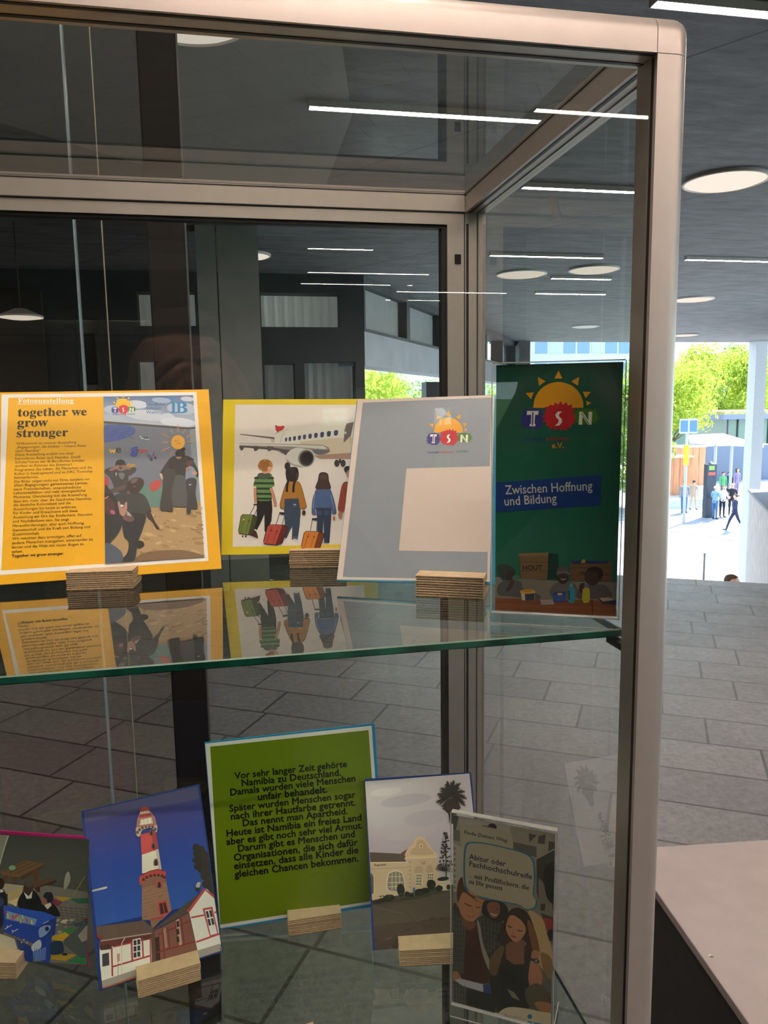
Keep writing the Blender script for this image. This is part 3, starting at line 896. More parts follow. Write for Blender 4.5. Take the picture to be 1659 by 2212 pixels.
def frame_of(P, yaw, tilt, roll):
    u = Vector((math.cos(yaw), math.sin(yaw), 0)); bk = Vector((-math.sin(yaw), math.cos(yaw), 0))
    v = Vector((0, 0, 1)) * math.cos(tilt) + bk * math.sin(tilt)
    c, s = math.cos(roll), math.sin(roll)
    u2, v2 = u * c + v * s, v * c - u * s
    return Vector(P), u2, v2, u2.cross(v2)


def frame_matrix(fr):
    P, u, v, n = fr; m = Matrix.Identity(4)
    for i in range(3): m[i][0], m[i][1], m[i][2], m[i][3] = u[i], v[i], n[i], P[i]
    return m


def card(name, label, cat, fr, w, h, colour, t=0.0016, group=None):
    mt = pmat('card board ' + colour, lin(colour), 0.5, var=0.03, spec=0.3)
    o = MB().box(-w / 2, w / 2, 0, h, -t, 0).build(name, mt, matrix=frame_matrix(fr))
    return tag(o, label, cat, group)


def tsn_logo(A, cx, cy, s, outline=None, words=True, ev=False, dim=1.0, rot=0.0):
    """sun over three brush blots with the letters T S N; s = half width in crop pixels"""
    cr, sr = math.cos(R(rot)), math.sin(R(rot))
    def q(x, y): return (cx + (x * cr - y * sr) * s, cy + (x * sr + y * cr) * s)
    def P(pts, c): A.poly([q(*p) for p in pts], c)
    sun_c = '#f0a81c'
    P([(-0.66 + 0.0, -0.12)] + [(0.62 * -math.cos(R(a)) - 0.02, -0.16 - 0.60 * math.sin(R(a))) for a in range(0, 181, 9)] + [(0.60, -0.12)], sun_c)
    for a, big in ((22, 0.9), (55, 1), (90, 1), (125, 1), (156, 0.9), (174, 0.6)):
        ca, sa = -math.cos(R(a)), -math.sin(R(a)); k = 0.70
        bx, by = -0.02 + ca * k, -0.16 + sa * k * 0.98; px_, py_ = -sa, ca; w_ = 0.10 * big; l_ = 0.20 * big
        P([(bx + px_ * w_, by + py_ * w_), (bx - px_ * w_, by - py_ * w_), (bx + ca * l_, by + sa * l_)], sun_c)

    def brush(x0, y0, rx, ry, seed, c):
        rnd = random.Random(seed); pts = []
        for k in range(38):
            a = 2 * math.pi * k / 38; f = 1 + (0.14 if k % 2 else -0.10) * rnd.uniform(0.1, 1.25)
            sq = 1 / max(abs(math.cos(a)), abs(math.sin(a))) ** 0.25
            pts.append((x0 + rx * math.cos(a) * f * sq * 0.92, y0 + ry * math.sin(a) * f * sq * 0.92))
        P(pts, c)
    brush(-0.66, 0.16, 0.31, 0.28, 1, '#3a3a86'); brush(0.66, 0.10, 0.34, 0.22, 2, '#47801e'); brush(0.0, 0.10, 0.42, 0.36, 3, '#c8222c')
    T = [(-0.80, -0.04), (-0.51, -0.04), (-0.53, 0.06), (-0.60, 0.055), (-0.615, 0.28), (-0.59, 0.285), (-0.60, 0.34), (-0.74, 0.34), (-0.735, 0.285), (-0.705, 0.28), (-0.70, 0.055), (-0.81, 0.06)]
    P(T, '#f4efe6'); P([(-0.672, -0.01), (-0.640, -0.01), (-0.652, 0.31), (-0.682, 0.31)], '#3a3a86')
    Sg = [(0.07, -0.02), (-0.03, -0.03), (-0.10, 0.05), (-0.08, 0.12), (-0.01, 0.19), (-0.04, 0.27), (-0.11, 0.33), (0.0, 0.32), (0.07, 0.24), (0.06, 0.16), (-0.01, 0.09), (0.0, 0.03)]
    P(Sg, '#f4efe6')
    Ng = [(0.50, -0.02), (0.58, -0.02), (0.72, 0.19), (0.725, -0.02), (0.82, -0.02), (0.80, 0.30), (0.72, 0.30), (0.575, 0.10), (0.57, 0.30), (0.48, 0.30)]
    P(Ng, '#f4efe6'); P([(0.545, 0.02), (0.565, 0.02), (0.75, 0.28), (0.73, 0.29)], '#47801e')
    if words:
        A.text('TANGENI', q(-0.90, 0.70), q(-0.36, 0.70), '#34348c', 0.02, g=1)
        A.text('SHILONGO', q(-0.26, 0.70), q(0.30, 0.70), '#c02230', 0.02, g=1)
        A.text('NAMIBIA', q(0.42, 0.69), q(0.94, 0.69), '#3d7a2a', 0.02, g=1)
    if ev: A.text('e.V.', q(-0.13, 0.95), q(0.17, 0.95), '#e8961c', 0.03)


C1, C2, C3, C4 = (0, 830, 3.3857), (460, 830, 4.809), (720, 830, 4.514), (1040, 760, 3.568)
C5, C6, C7, C8 = (0, 1650, 3.318), (430, 1540, 4.1475), (770, 1640, 4.707), (950, 1730, 4.59)
K1 = (220, 900, 6.7045)
UP = (1.2, 1.35, 1.45)        # printed colours read under the warm lamps, brought back to neutral light
LO = (1.65, 1.70, 1.62)
PAPER = '#f2efe9'

# ------------------------------------------------------------------ welcome board (yellow, upper left)
f1 = frame_of((-0.1181, 0.749, -0.156), 0.0605, 0.4725, 0.0067)
wb = card('exhibition_board', 'golden yellow welcome board headed together we grow stronger, on the upper shelf', 'board', f1, 0.2095, 0.1984, '#f2b400')
A = Art(f1, C1)
A.poly([(12, 75), (1437, 57), (1525, 1292), (-8, 1396)], PAPER)
A.poly([(62, 100), (757, 92), (770, 1313), (10, 1363)], '#f5b700')
A.text(to_serif('Fotoausstellung'), (131, 138), (540, 137), '#fff6e0', 0.01)
A.line([(131, 146), (540, 144)], 4, '#fff6e0')
A.text(to_serif('together we'), (130, 236), (635, 228), '#30290f', 0.008)
A.text(to_serif('grow'), (126, 312), (352, 308), '#30290f', 0.008)
A.text(to_serif('stronger'), (122, 388), (498, 380), '#30290f', 0.008)
TXT = [('Willkommen zu unserer Ausstellung', 118, 443, 558, 432), ('„Begegnungen, die bleiben – Unsere Reise', 117, 470, 630, 457), ('nach Namibia“', 115, 497, 297, 493),
       ('Diese Ausstellung erzählt von einer', 113, 525, 543, 513), ('besonderen Reise nach Namibia. Zwölf', 112, 553, 588, 540), ('Schüler*innen der IB Beruflichen Schulen', 111, 580, 617, 566),
       ('durften im Rahmen des Erasmus+', 110, 608, 530, 595), ('Programms das Leben, die Menschen und die', 108, 637, 673, 617), ('Kultur in Swakopmund und im DRC Township', 107, 665, 677, 645),
       ('kennenlernen.', 105, 692, 285, 687), ('Die Bilder zeigen nicht nur Orte, sondern vor', 105, 722, 657, 702), ('allem Begegnungen: gemeinsames Lernen,', 103, 750, 645, 731),
       ('neue Freundschaften, unterschiedliche', 102, 778, 592, 762), ('Lebensrealitäten und viele unvergessliche', 101, 806, 625, 787), ('Momente. Gleichzeitig lädt die Ausstellung', 100, 836, 635, 816),
       ('dazu ein, mehr über die Geschichte Namibias,', 99, 866, 672, 845), ('die deutsche Kolonialzeit und die', 98, 894, 517, 878), ('Auswirkungen bis heute zu erfahren.', 97, 924, 560, 906),
       ('Für Kinder und Erwachsene soll diese', 96, 953, 568, 935), ('Ausstellung ein Ort des Entdeckens, Staunens', 95, 984, 676, 960), ('und Nachdenkens sein. Sie zeigt', 94, 1014, 505, 998),
       ('Herausforderungen, aber auch Hoffnung,', 93, 1046, 617, 1024), ('Gemeinschaft und die Kraft von Bildung und', 92, 1078, 660, 1052), ('Zusammenhalt.', 91, 1108, 290, 1100),
       ('Wir möchten dazu ermutigen, offen auf', 90, 1140, 597, 1116), ('andere Menschen zuzugehen, voneinander zu', 89, 1172, 678, 1143), ('lernen und die Welt mit neuen Augen zu', 88, 1203, 612, 1178), ('sehen.', 87, 1235, 170, 1231)]
for s_, xa, ya, xb, yb in TXT: A.text(s_, (xa, ya), (xb, yb), '#2a2206', 0.006)
A.text('Together we grow stronger.', (86, 1267), (467, 1247), '#2c240a', 0.03)
pr_ = A.build('print', wb)
# the photo on its right half
A = Art(f1, C1, UP, 0.0006)
ph = [(757, 92), (1412, 82), (1495, 1268), (770, 1313)]
A.clip = ph
A.grad([(757, 92), (1412, 82), (1430, 330), (760, 290)], '#4a6488', '#b0b2ba')
for x, y, rx, ry, c in ((850, 190, 90, 35, '#a9adb8'), (1000, 150, 80, 30, '#b9bcc4'), (1180, 120, 70, 20, '#8c9bb2'), (1100, 230, 180, 40, '#b8b9c0'), (1330, 180, 110, 45, '#a6abb6'), (1300, 280, 130, 34, '#c3c3c8'), (820, 250, 70, 26, '#a6a9b0'), (1370, 110, 50, 18, '#b0b4bf'), (900, 125, 50, 16, '#93a2b8')):
    A.ell(x, y, rx, ry, c, 4)
A.clip = None
tsn_logo(A, 903, 176, 92, words=False)
for s_, xa, xb, c in (('Tangeni', 824, 872, '#34348c'), ('Shilongo', 880, 930, '#c02230'), ('Namibia', 937, 988, '#3d5a2a')): A.text(s_, (xa, 226), (xb, 224), c, 0.02)
for s_, xb, y in (('Berufliche', 1206, 160), ('Schulen', 1177, 188), ('Waiblingen', 1222, 217)): A.text(s_, (1070, y), (xb, y - 1), '#2a5f9c', 0.004, g=1.1)
def ib_logo(A, x, y, s, c='#1d82bf', sl=0.0):
    def q(a, b): return (x + a * s, y + b * s + a * s * sl)
    A.ell(*q(0.13, -0.93), 0.12 * s, 0.12 * s, c, g=1.1)
    A.poly([q(0, -0.68), q(0.26, -0.68), q(0.26, -0.07), q(0.36, -0.07), q(0.36, 0), q(0, 0), q(0, -0.07), q(0.09, -0.07), q(0.09, -0.60), q(0, -0.60)], c, 1.1)
    A.poly([q(0.32, -0.68), q(0.80, -0.68), q(0.97, -0.62), q(1.02, -0.50), q(0.96, -0.39), q(0.84, -0.35), q(1.0, -0.30), q(1.06, -0.17), q(0.99, -0.05), q(0.80, 0), q(0.36, 0), q(0.36, -0.07), q(0.44, -0.07), q(0.44, -0.60), q(0.32, -0.60)], c, 1.1)
    bgc = '#aeb4c0' if A.s < 4 else '#c9c0a8'
    A.poly([q(0.60, -0.60), q(0.72, -0.60), q(0.80, -0.50), q(0.72, -0.39), q(0.60, -0.39)], bgc); A.poly([q(0.60, -0.32), q(0.76, -0.32), q(0.85, -0.2), q(0.76, -0.07), q(0.60, -0.07)], bgc)
ib_logo(A, 1248, 213, 117)
A.clip = ph
A.poly([(760, 272), (1385, 318), (1430, 316), (1480, 900), (1250, 890), (765, 930)], '#6d6e78')
A.poly([(760, 272), (1385, 320), (1430, 314), (1430, 326), (1386, 334), (760, 288)], '#4a443e'); A.poly([(1386, 334), (1430, 326), (1472, 856), (1425, 862)], '#7f868b')
A.poly([(768, 905), (1100, 890), (1425, 862), (1472, 856), (1500, 1275), (768, 1320)], '#a88459')
A.specks([(1050, 920), (1480, 900), (1494, 1266), (1020, 1290)], 90, ['#b4925f', '#997549', '#bb9a68', '#8f6c44'], 8, 34, 3, 0.35)
A.blob([(1000, 1265), (1100, 1225), (1330, 1215), (1480, 1250), (1490, 1268), (1000, 1300)], '#77573a')
A.blob([(762, 310), (900, 300), (980, 320), (985, 365), (900, 405), (800, 425), (762, 420)], '#44588f')
for k in range(14):
    x, y = 775 + (k * 53) % 180, 325 + (k * 31) % 80; A.line([(x, y), (x + 12, y - 5), (x + 24, y + 3), (x + 34, y - 2)], 2.5, '#2c3768')
A.text('w', (797, 507), (845, 507), '#e0a030', 0.035); A.text('e', (847, 505), (885, 504), '#33363c', 0.02)
A.text('g', (953, 508), (1000, 508), '#323e8a', 0.045); A.text('r', (1000, 505), (1020, 505), '#2f3036', 0.02); A.text('o', (1020, 502), (1048, 502), '#b8303c', 0.05); A.text('w', (1048, 500), (1082, 500), '#b8303c', 0.03)
A.line([(1025, 380), (1035, 400), (1090, 407)], 6, '#b9c4bd'); A.ell(1058, 394, 8, 9, '#2c5a58'); A.ell(1075, 396, 8, 8, '#4f3a30')
A.ell(1302, 428, 50, 52, '#dd9a2e')
for a in range(0, 360, 30):
    c_, s_ = math.cos(R(a)), math.sin(R(a))
    if a not in (60, 90, 30): A.line([(1302 + 70 * c_, 428 + 74 * s_), (1302 + (115 + 25 * (a % 60 > 0)) * c_, 428 + (112 + 20 * (a % 60 > 0)) * s_)], 5, '#c98a44')
A.text('April', (1276, 424), (1308, 420), '#7a5416', 0.0); A.text('2025', (1292, 444), (1324, 441), '#7a5416', 0.0)
for pts_, c in (([(1075, 520), (1110, 545), (1080, 527)], '#38427e'), ([(1085, 535), (1115, 540), (1090, 541)], '#b0486e'), ([(1130, 495), (1118, 530), (1125, 534)], '#3a427e'), ([(1142, 515), (1122, 536), (1128, 540)], '#a8486e')): A.poly(pts_, c)
A.line([(1075, 515), (1112, 535)], 4, '#38427e'); A.line([(1130, 492), (1116, 530)], 5, '#3a58a0'); A.line([(1142, 508), (1120, 535)], 4, '#b04a70'); A.ell(1108, 555, 10, 11, '#2b2c40'); A.ell(1137, 542, 9, 10, '#2b2c40')
A.blob([(1030, 760), (1120, 740), (1190, 770), (1180, 890), (1080, 895), (1030, 850)], '#5d7a6e'); A.blob([(1095, 745), (1120, 715), (1165, 705), (1180, 740), (1140, 785), (1105, 780)], '#b2443c')
A.blob([(766, 690), (790, 685), (798, 740), (770, 765)], '#a83a3c')
A.text('on', (930, 612), (988, 612), '#c08a30', 0.04)
# the child making a heart with the hands
A.blob([(765, 650), (775, 625), (830, 612), (880, 640), (930, 625), (985, 610), (995, 635), (960, 665), (940, 680), (945, 760), (920, 800), (850, 790), (825, 730), (800, 680)], '#3a3836')
A.ell(882, 588, 38, 33, '#221d1c'); A.ell(882, 612, 24, 20, '#3a2a26')
A.blob([(800, 628), (860, 595), (880, 602), (905, 595), (955, 615), (945, 630), (905, 622), (885, 640), (860, 622), (820, 638)], '#8a6152'); A.blob([(868, 606), (882, 612), (898, 606), (884, 628)], '#35272a')
A.poly([(845, 650), (858, 655), (850, 680)], '#a9a2a0'); A.blob([(868, 660), (890, 650), (915, 665), (900, 700), (880, 690)], '#6e6866')
# front child, turned to the left
A.blob([(800, 775), (930, 738), (945, 752), (835, 800)], '#57443e')
A.blob([(900, 800), (980, 790), (1060, 820), (1105, 920), (1100, 945), (1060, 960), (1010, 980), (930, 960), (890, 930), (840, 900), (840, 820)], '#3b3a36')
A.blob([(940, 720), (975, 690), (1030, 690), (1055, 720), (1040, 765), (1000, 805), (960, 800), (940, 780), (925, 760)], '#3c2c27'); A.blob([(960, 705), (985, 692), (1010, 698), (990, 725), (962, 728)], '#6a544c')
A.ell(985, 752, 9, 4, '#7c5d52', -15); A.line([(930, 800), (955, 802)], 5, '#9a6a64')
A.blob([(1085, 925), (1105, 945), (1135, 1010), (1168, 1062), (1140, 1055), (1118, 1015), (1070, 965)], '#3a2b26')
A.blob([(905, 960), (1060, 955), (1050, 1050), (1010, 1160), (985, 1290), (920, 1312), (870, 1305), (930, 1240), (940, 1160), (905, 1110)], '#262626'); A.blob([(985, 1155), (1040, 1150), (1055, 1185), (1010, 1205)], '#211f1f')
A.blob([(870, 960), (930, 930), (985, 990), (945, 1010), (890, 985)], '#6a4a42'); A.poly([(930, 930), (955, 955), (962, 972), (930, 960)], '#a5a0a2')
A.blob([(766, 770), (800, 770), (855, 850), (870, 920), (900, 980), (880, 1070), (820, 1150), (768, 1190)], '#2d2a2b'); A.blob([(766, 830), (810, 840), (845, 900), (820, 960), (766, 930)], '#4c302e')
A.line([(766, 842), (795, 825)], 8, '#c07a62'); A.blob([(808, 925), (838, 930), (840, 955), (815, 950)], '#b0506c')
A.blob([(872, 925), (862, 870), (875, 862), (890, 900), (905, 905), (915, 872), (930, 868), (928, 930), (905, 968), (880, 955)], '#b07a66'); A.ell(893, 893, 12, 9, '#d8d0cc')
A.blob([(768, 1175), (820, 1175), (890, 1230), (900, 1290), (860, 1312), (770, 1314)], '#4b515d')
# the grown-up hugging two children
A.blob([(1210, 590), (1260, 535), (1340, 525), (1400, 545), (1450, 640), (1445, 685), (1400, 660), (1380, 720), (1370, 880), (1300, 900), (1235, 870), (1230, 720), (1185, 690), (1170, 660)], '#272322')
A.blob([(1255, 690), (1360, 690), (1370, 885), (1300, 898), (1232, 875)], '#4c4a48'); A.ell(1318, 512, 36, 32, '#17161a'); A.ell(1340, 482, 18, 13, '#17161a', -15); A.ell(1308, 535, 22, 16, '#a8745f', 0, n=14, a0=0, a1=180)
A.blob([(1195, 650), (1260, 620), (1285, 660), (1260, 760), (1255, 820), (1265, 930), (1215, 930), (1170, 915), (1190, 760)], '#3a3530'); A.ell(1258, 598, 24, 30, '#2c1f1d'); A.blob([(1168, 660), (1185, 660), (1192, 700), (1180, 695)], '#c39a86')
A.ell(1388, 578, 27, 31, '#4c2e29'); A.ell(1392, 562, 27, 20, '#1f1817', 0, n=14, a0=180, a1=360); A.blob([(1365, 620), (1400, 605), (1432, 640), (1425, 700), (1360, 705)], '#7b8391'); A.ell(1372, 628, 14, 18, '#9a6658'); A.ell(1422, 655, 20, 15, '#b0826e')
A.blob([(1360, 705), (1435, 700), (1430, 800), (1445, 910), (1400, 915), (1395, 945), (1365, 945), (1370, 820)], '#34302f'); A.poly([(1378, 735), (1402, 738), (1390, 746)], '#c4c0c0')
A.build('photo_print', pr_)
kraft_block(-0.1535, 0.7446, ZS, R(-6), 0.0607, 0.0178, f1, 'kraft board block holding up the yellow welcome board', seed=1)

# ------------------------------------------------------------------ aeroplane picture (yellow-green border)
f2 = frame_of((0.0667, 0.7894, -0.151), -0.1428, 0.2863, -0.0098)
ap = card('picture_card', 'lime yellow bordered picture of an aeroplane and young travellers with suitcases', 'picture', f2, 0.1631, 0.1675, '#e6cf2a')
A = Art(f2, C2, UP)
A.poly([(232, 212), (1600, 214), (1560, 1660), (205, 1690)], '#d8c8ba')
A.poly([(640, 520), (720, 490), (720, 600), (636, 600)], '#d6cabb')
# fuselage
A.poly([(700, 520), (800, 480), (1000, 450), (1300, 395), (1600, 370), (1600, 760), (1450, 780), (1100, 775), (900, 700), (700, 640), (640, 600)], '#d9cdbb')
A.poly([(900, 600), (1250, 560), (1600, 545), (1600, 760), (1450, 778), (1100, 774), (980, 730)], '#cdb99c'); A.poly([(1050, 740), (1600, 700), (1600, 762), (1450, 780), (1110, 776)], '#a98571')
A.poly([(280, 516), (640, 552), (640, 572), (560, 560), (284, 524)], '#5d5551'); A.poly([(600, 570), (640, 572), (636, 606), (606, 602)], '#b9a994')
A.poly([(646, 424), (690, 438), (735, 430), (745, 450), (720, 478), (690, 490), (640, 520), (668, 498), (650, 470)], '#bb3a34')
A.line([(640, 518), (790, 464)], 3, '#9a8c80'); A.line([(745, 505), (715, 540), (700, 605)], 3, '#6f655c')
for k, (x, y, w_, h_) in enumerate(((760, 575, 11, 19), (800, 570, 12, 21), (848, 563, 14, 22), (899, 556, 15, 22), (952, 548, 16, 23), (1010, 540, 17, 24), (1070, 532, 18, 25), (1135, 525, 19, 27), (1205, 516, 20, 27), (1279, 506, 21, 27))):
    A.blob([(x - w_, y - h_ * .6), (x - w_ * .4, y - h_), (x + w_ * .7, y - h_), (x + w_, y - h_ * .6), (x + w_ * .8, y + h_ * .6), (x + w_ * .3, y + h_), (x - w_ * .7, y + h_), (x - w_, y + h_ * .6)], '#3d4863')
A.line([(1462, 392), (1385, 408), (1365, 480), (1355, 612), (1425, 618), (1430, 540), (1462, 392)], 4, '#6d6258'); A.ell(1378, 505, 12, 17, '#cbbfae'); A.line([(1372, 490), (1388, 495), (1388, 515), (1372, 520)], 3, '#6d6258')
# wing and engine
A.poly([(276, 612), (640, 618), (1000, 625), (1150, 632), (1205, 660), (1215, 690), (1150, 710), (1060, 700), (700, 690), (780, 745), (720, 720), (640, 680), (276, 640)], '#8d8378')
A.poly([(276, 616), (820, 628), (1150, 640), (1190, 672), (1150, 676), (820, 648), (276, 634)], '#ccc2b3'); A.poly([(276, 640), (640, 660), (820, 690), (800, 745), (760, 740), (690, 690), (276, 652)], '#514a48')
for x, l in ((276, 48), (425, 62), (565, 70)): A.blob([(x, 645), (x + l, 655), (x + l * .5, 690), (x + 6, 692 if x > 300 else 674)], '#5a5351')
A.blob([(1020, 690), (1100, 680), (1215, 690), (1160, 725), (1080, 728)], '#6f6a70')
A.blob([(760, 740), (800, 690), (870, 660), (960, 672), (1030, 690), (1058, 760), (1030, 850), (940, 868), (840, 850), (770, 800)], '#cfc6b9'); A.blob([(765, 780), (840, 830), (960, 850), (1000, 860), (930, 868), (840, 850), (775, 812)], '#a2988c')
A.ell(968, 770, 92, 98, '#c6beb3', 10); A.ell(968, 770, 84, 90, '#8b8279', 10); A.ell(972, 772, 71, 78, '#3b3633', 10); A.ell(980, 770, 55, 64, '#2b2726', 10)
for x in (1287, 1352): A.ell(x, 822, 27, 38, '#35302f')
A.poly([(1308, 778), (1332, 778), (1330, 820), (1310, 820)], '#35302f')
# traveller with curly hair and striped hoodie
def stroke_fig(pts, fill, line_='#3a2a22'):
    A.blob([(p[0], p[1]) for p in pts], line_)
    cx_, cy_ = sum(p[0] for p in pts) / len(pts), sum(p[1] for p in pts) / len(pts)
    A.blob([(cx_ + (p[0] - cx_) * 0.965, cy_ + (p[1] - cy_) * 0.985) for p in pts], fill)
def arm(pts, w, c): A.line(pts, w + 5, '#3a2a22'); A.line(pts, w, c)
def bag(x, y, w_, h_, c, dk, sk=0.0):
    q = lambda a, b: (x + a * w_ + sk * (1 - b), y + b * h_)
    A.poly([q(0.15, 0), q(0.80, 0.03), q(1.0, 0.16), q(0.86, 0.92), q(0.62, 1.02), q(0.05, 0.95), q(0, 0.80), q(0.06, 0.1)], '#2c1f1a')
    A.poly([q(0.17, 0.02), q(0.72, 0.05), q(0.58, 0.99), q(0.04, 0.92), q(0.03, 0.80), q(0.09, 0.1)], c); A.poly([q(0.74, 0.05), q(0.97, 0.17), q(0.83, 0.90), q(0.61, 0.99)], dk)
    A.line([q(0.28, 0.12), q(0.16, 0.88)], 4, dk); A.line([q(0.56, 0.14), q(0.44, 0.90)], 4, dk); A.ell(*q(0.27, 0.3), 9, 9, dk); A.ell(*q(0.53, 0.34), 9, 9, dk)
A.line([(440, 1250), (378, 1365)], 8, '#6d6468'); A.line([(458, 1300), (425, 1375)], 8, '#6d6468'); A.line([(422, 1250), (460, 1252)], 16, '#2a2424')
A.poly([(455, 1200), (612, 1205), (618, 1300), (608, 1420), (560, 1540), (536, 1530), (535, 1350), (500, 1430), (455, 1520), (415, 1500), (455, 1380)], '#1f1a19')
A.blob([(390, 1545), (420, 1520), (450, 1530), (468, 1600), (430, 1598), (395, 1580)], '#4a2420'); A.line([(400, 1580), (462, 1606)], 6, '#e0d4c8'); A.line([(418, 1510), (450, 1515)], 14, '#d8cabd')
stroke_fig([(470, 940), (500, 925), (580, 925), (615, 950), (640, 1050), (610, 1080), (608, 1200), (540, 1215), (455, 1200), (455, 1075), (420, 1055), (440, 985)], '#5f8044')
for y in (975, 1030, 1085, 1140, 1190): A.poly([(452 if y > 1060 else 432, y - 12), (612 if y > 1060 else 632, y - 10), (612 if y > 1060 else 634, y + 12), (452 if y > 1060 else 428, y + 10)], '#2a332c')
A.blob([(468, 935), (500, 922), (585, 925), (600, 950), (560, 985), (500, 990), (470, 965)], '#46523f')
arm([(440, 1075), (440, 1160), (447, 1235)], 24, '#c47f62'); arm([(600, 1080), (630, 1165), (650, 1250)], 26, '#c47f62'); A.ell(648, 1262, 18, 16, '#c47f62')
A.blob([(520, 880), (605, 850), (612, 880), (600, 915), (570, 925), (520, 925)], '#d3947a')
for k in range(16):
    a = 2 * math.pi * k / 16; A.ell(545 + 58 * math.cos(a), 845 + 48 * math.sin(a), 19, 19, '#a06a34' if k % 3 else '#b98044')
A.ell(540, 848, 52, 46, '#996432'); A.blob([(572, 860), (610, 858), (612, 885), (600, 912), (575, 905)], '#d3947a')
bag(258, 1350, 190, 215, '#6a7434', '#3a4020', 22); A.ell(322, 1407, 10, 10, '#e3b060')
for x in (312, 345): A.line([(x, 1572), (x - 4, 1592)], 14, '#2a2a20')
# traveller with braids and mustard sweatshirt
A.line([(690, 1350), (655, 1460)], 8, '#7a6f72'); A.line([(745, 1370), (715, 1470)], 8, '#7a6f72')
A.poly([(740, 1195), (890, 1190), (912, 1320), (900, 1480), (880, 1620), (820, 1615), (825, 1470), (790, 1540), (765, 1600), (735, 1590), (748, 1440), (738, 1300)], '#35404f')
A.poly([(820, 1580), (882, 1582), (880, 1620), (818, 1615)], '#4c586a'); A.line([(832, 1620), (870, 1622)], 26, '#c9bdb0'); A.poly([(830, 1235), (870, 1238), (868, 1280), (834, 1278)], '#46536a'); A.line([(838, 1250), (862, 1252)], 6, '#cfcac2')
stroke_fig([(755, 1040), (800, 1005), (880, 1010), (920, 1060), (965, 1230), (970, 1285), (910, 1290), (885, 1180), (810, 1195), (745, 1190), (738, 1290), (698, 1275), (705, 1200)], '#a46a24')
A.ell(945, 1335, 20, 26, '#3f2a24'); A.line([(690, 1340), (745, 1345)], 22, '#231c1c')
A.blob([(758, 900), (800, 865), (870, 865), (892, 920), (885, 980), (860, 1010), (800, 1010), (765, 990)], '#211b1b'); A.ell(775, 852, 30, 40, '#211b1b'); A.blob([(862, 930), (890, 925), (885, 975), (865, 985)], '#45281f')
A.line([(785, 990), (770, 1060), (768, 1120)], 24, '#211b1b'); A.line([(855, 990), (838, 1060), (836, 1125)], 24, '#211b1b')
bag(515, 1455, 235, 215, '#ad4438', '#64201e', 40)
# traveller with long brown hair and denim jacket
A.line([(1035, 1400), (1010, 1530)], 8, '#6d6468'); A.line([(1085, 1410), (1075, 1535)], 8, '#6d6468'); A.line([(1030, 1402), (1085, 1400)], 18, '#2b2222')
A.poly([(1070, 1290), (1232, 1290), (1228, 1400), (1210, 1650), (1155, 1650), (1148, 1400), (1135, 1650), (1078, 1650), (1085, 1420)], '#2c3447')
A.poly([(1080, 1315), (1132, 1315), (1128, 1360), (1084, 1358)], '#394563'); A.poly([(1155, 1315), (1210, 1315), (1206, 1360), (1158, 1360)], '#394563')
stroke_fig([(1070, 1100), (1110, 1075), (1190, 1075), (1225, 1100), (1265, 1230), (1280, 1330), (1240, 1345), (1228, 1290), (1070, 1290), (1068, 1350), (1028, 1340), (1035, 1200)], '#47597c')
A.ell(1258, 1395, 14, 24, '#b56a58'); A.line([(1225, 1150), (1258, 1300)], 4, '#8ea0c0'); A.line([(1058, 1130), (1040, 1300)], 4, '#8ea0c0')
A.blob([(1090, 1000), (1105, 930), (1150, 915), (1195, 935), (1205, 1000), (1225, 1085), (1150, 1092), (1065, 1085)], '#3b2620'); A.blob([(1110, 960), (1150, 935), (1190, 965), (1180, 990), (1120, 990)], '#4c332a')
bag(912, 1525, 235, 190, '#c0702a', '#6e3418', 20)
# traveller with red jacket, cut off by the next card
stroke_fig([(1345, 1040), (1400, 1015), (1450, 1060), (1400, 1180), (1360, 1320), (1300, 1310), (1310, 1200)], '#8e3a2a'); A.ell(1322, 1360, 20, 38, '#a8664c'); A.ell(1400, 885, 38, 34, '#241c1c'); A.ell(1412, 935, 26, 40, '#b87a60')
A.build('print', ap)
kraft_block(0.0600, 0.8080, ZS, R(-11), 0.059, 0.0195, f2, 'kraft board block in front of the aeroplane picture', seed=2)

# ------------------------------------------------------------------ grey-blue card with the logo (its square code panel stays blank)
f3 = frame_of((0.1566, 0.6491, -0.156), -0.448, 0.4979, 0.0184)
gc = card('notice_card', 'pale grey-blue card with a sun logo and a blank white square, blue edge', 'card', f3, 0.1467, 0.1873, '#2f87a6')
A = Art(f3, C3)
A.poly([(237, 152), (1572, 105), (1525, 1926), (35, 1905)], '#d8cac0')
A.poly([(288, 180), (1545, 130), (1500, 1906), (92, 1880)], '#8b939d')
A.poly([(714, 822), (1545, 800), (1532, 1636), (640, 1622)], '#d0c2b8')
tsn_logo(A, 1128, 498, 228, words=False)
A.text('TANGENI', (912, 676), (1028, 674), '#34348c', 0.02); A.text('SHILONGO', (1046, 672), (1174, 670), '#c02230', 0.02); A.text('NAMIBIA', (1195, 668), (1318, 665), '#3d7a4a', 0.02)
A.build('print', gc)
kraft_block(0.1530, 0.6330, ZS, R(-25.5), 0.0595, 0.0195, f3, 'kraft board block holding the pale grey-blue logo card', seed=3)

# ------------------------------------------------------------------ clear acrylic leaflet holders with leaflets
ACR = glass('clear acrylic', (0.965, 0.975, 0.97), 1.25)
ACE = pmat('bright acrylic edge', (0.62, 0.62, 0.60), 0.25, var=0.05)  # whitish colour stands in for light piped to the sheet edges


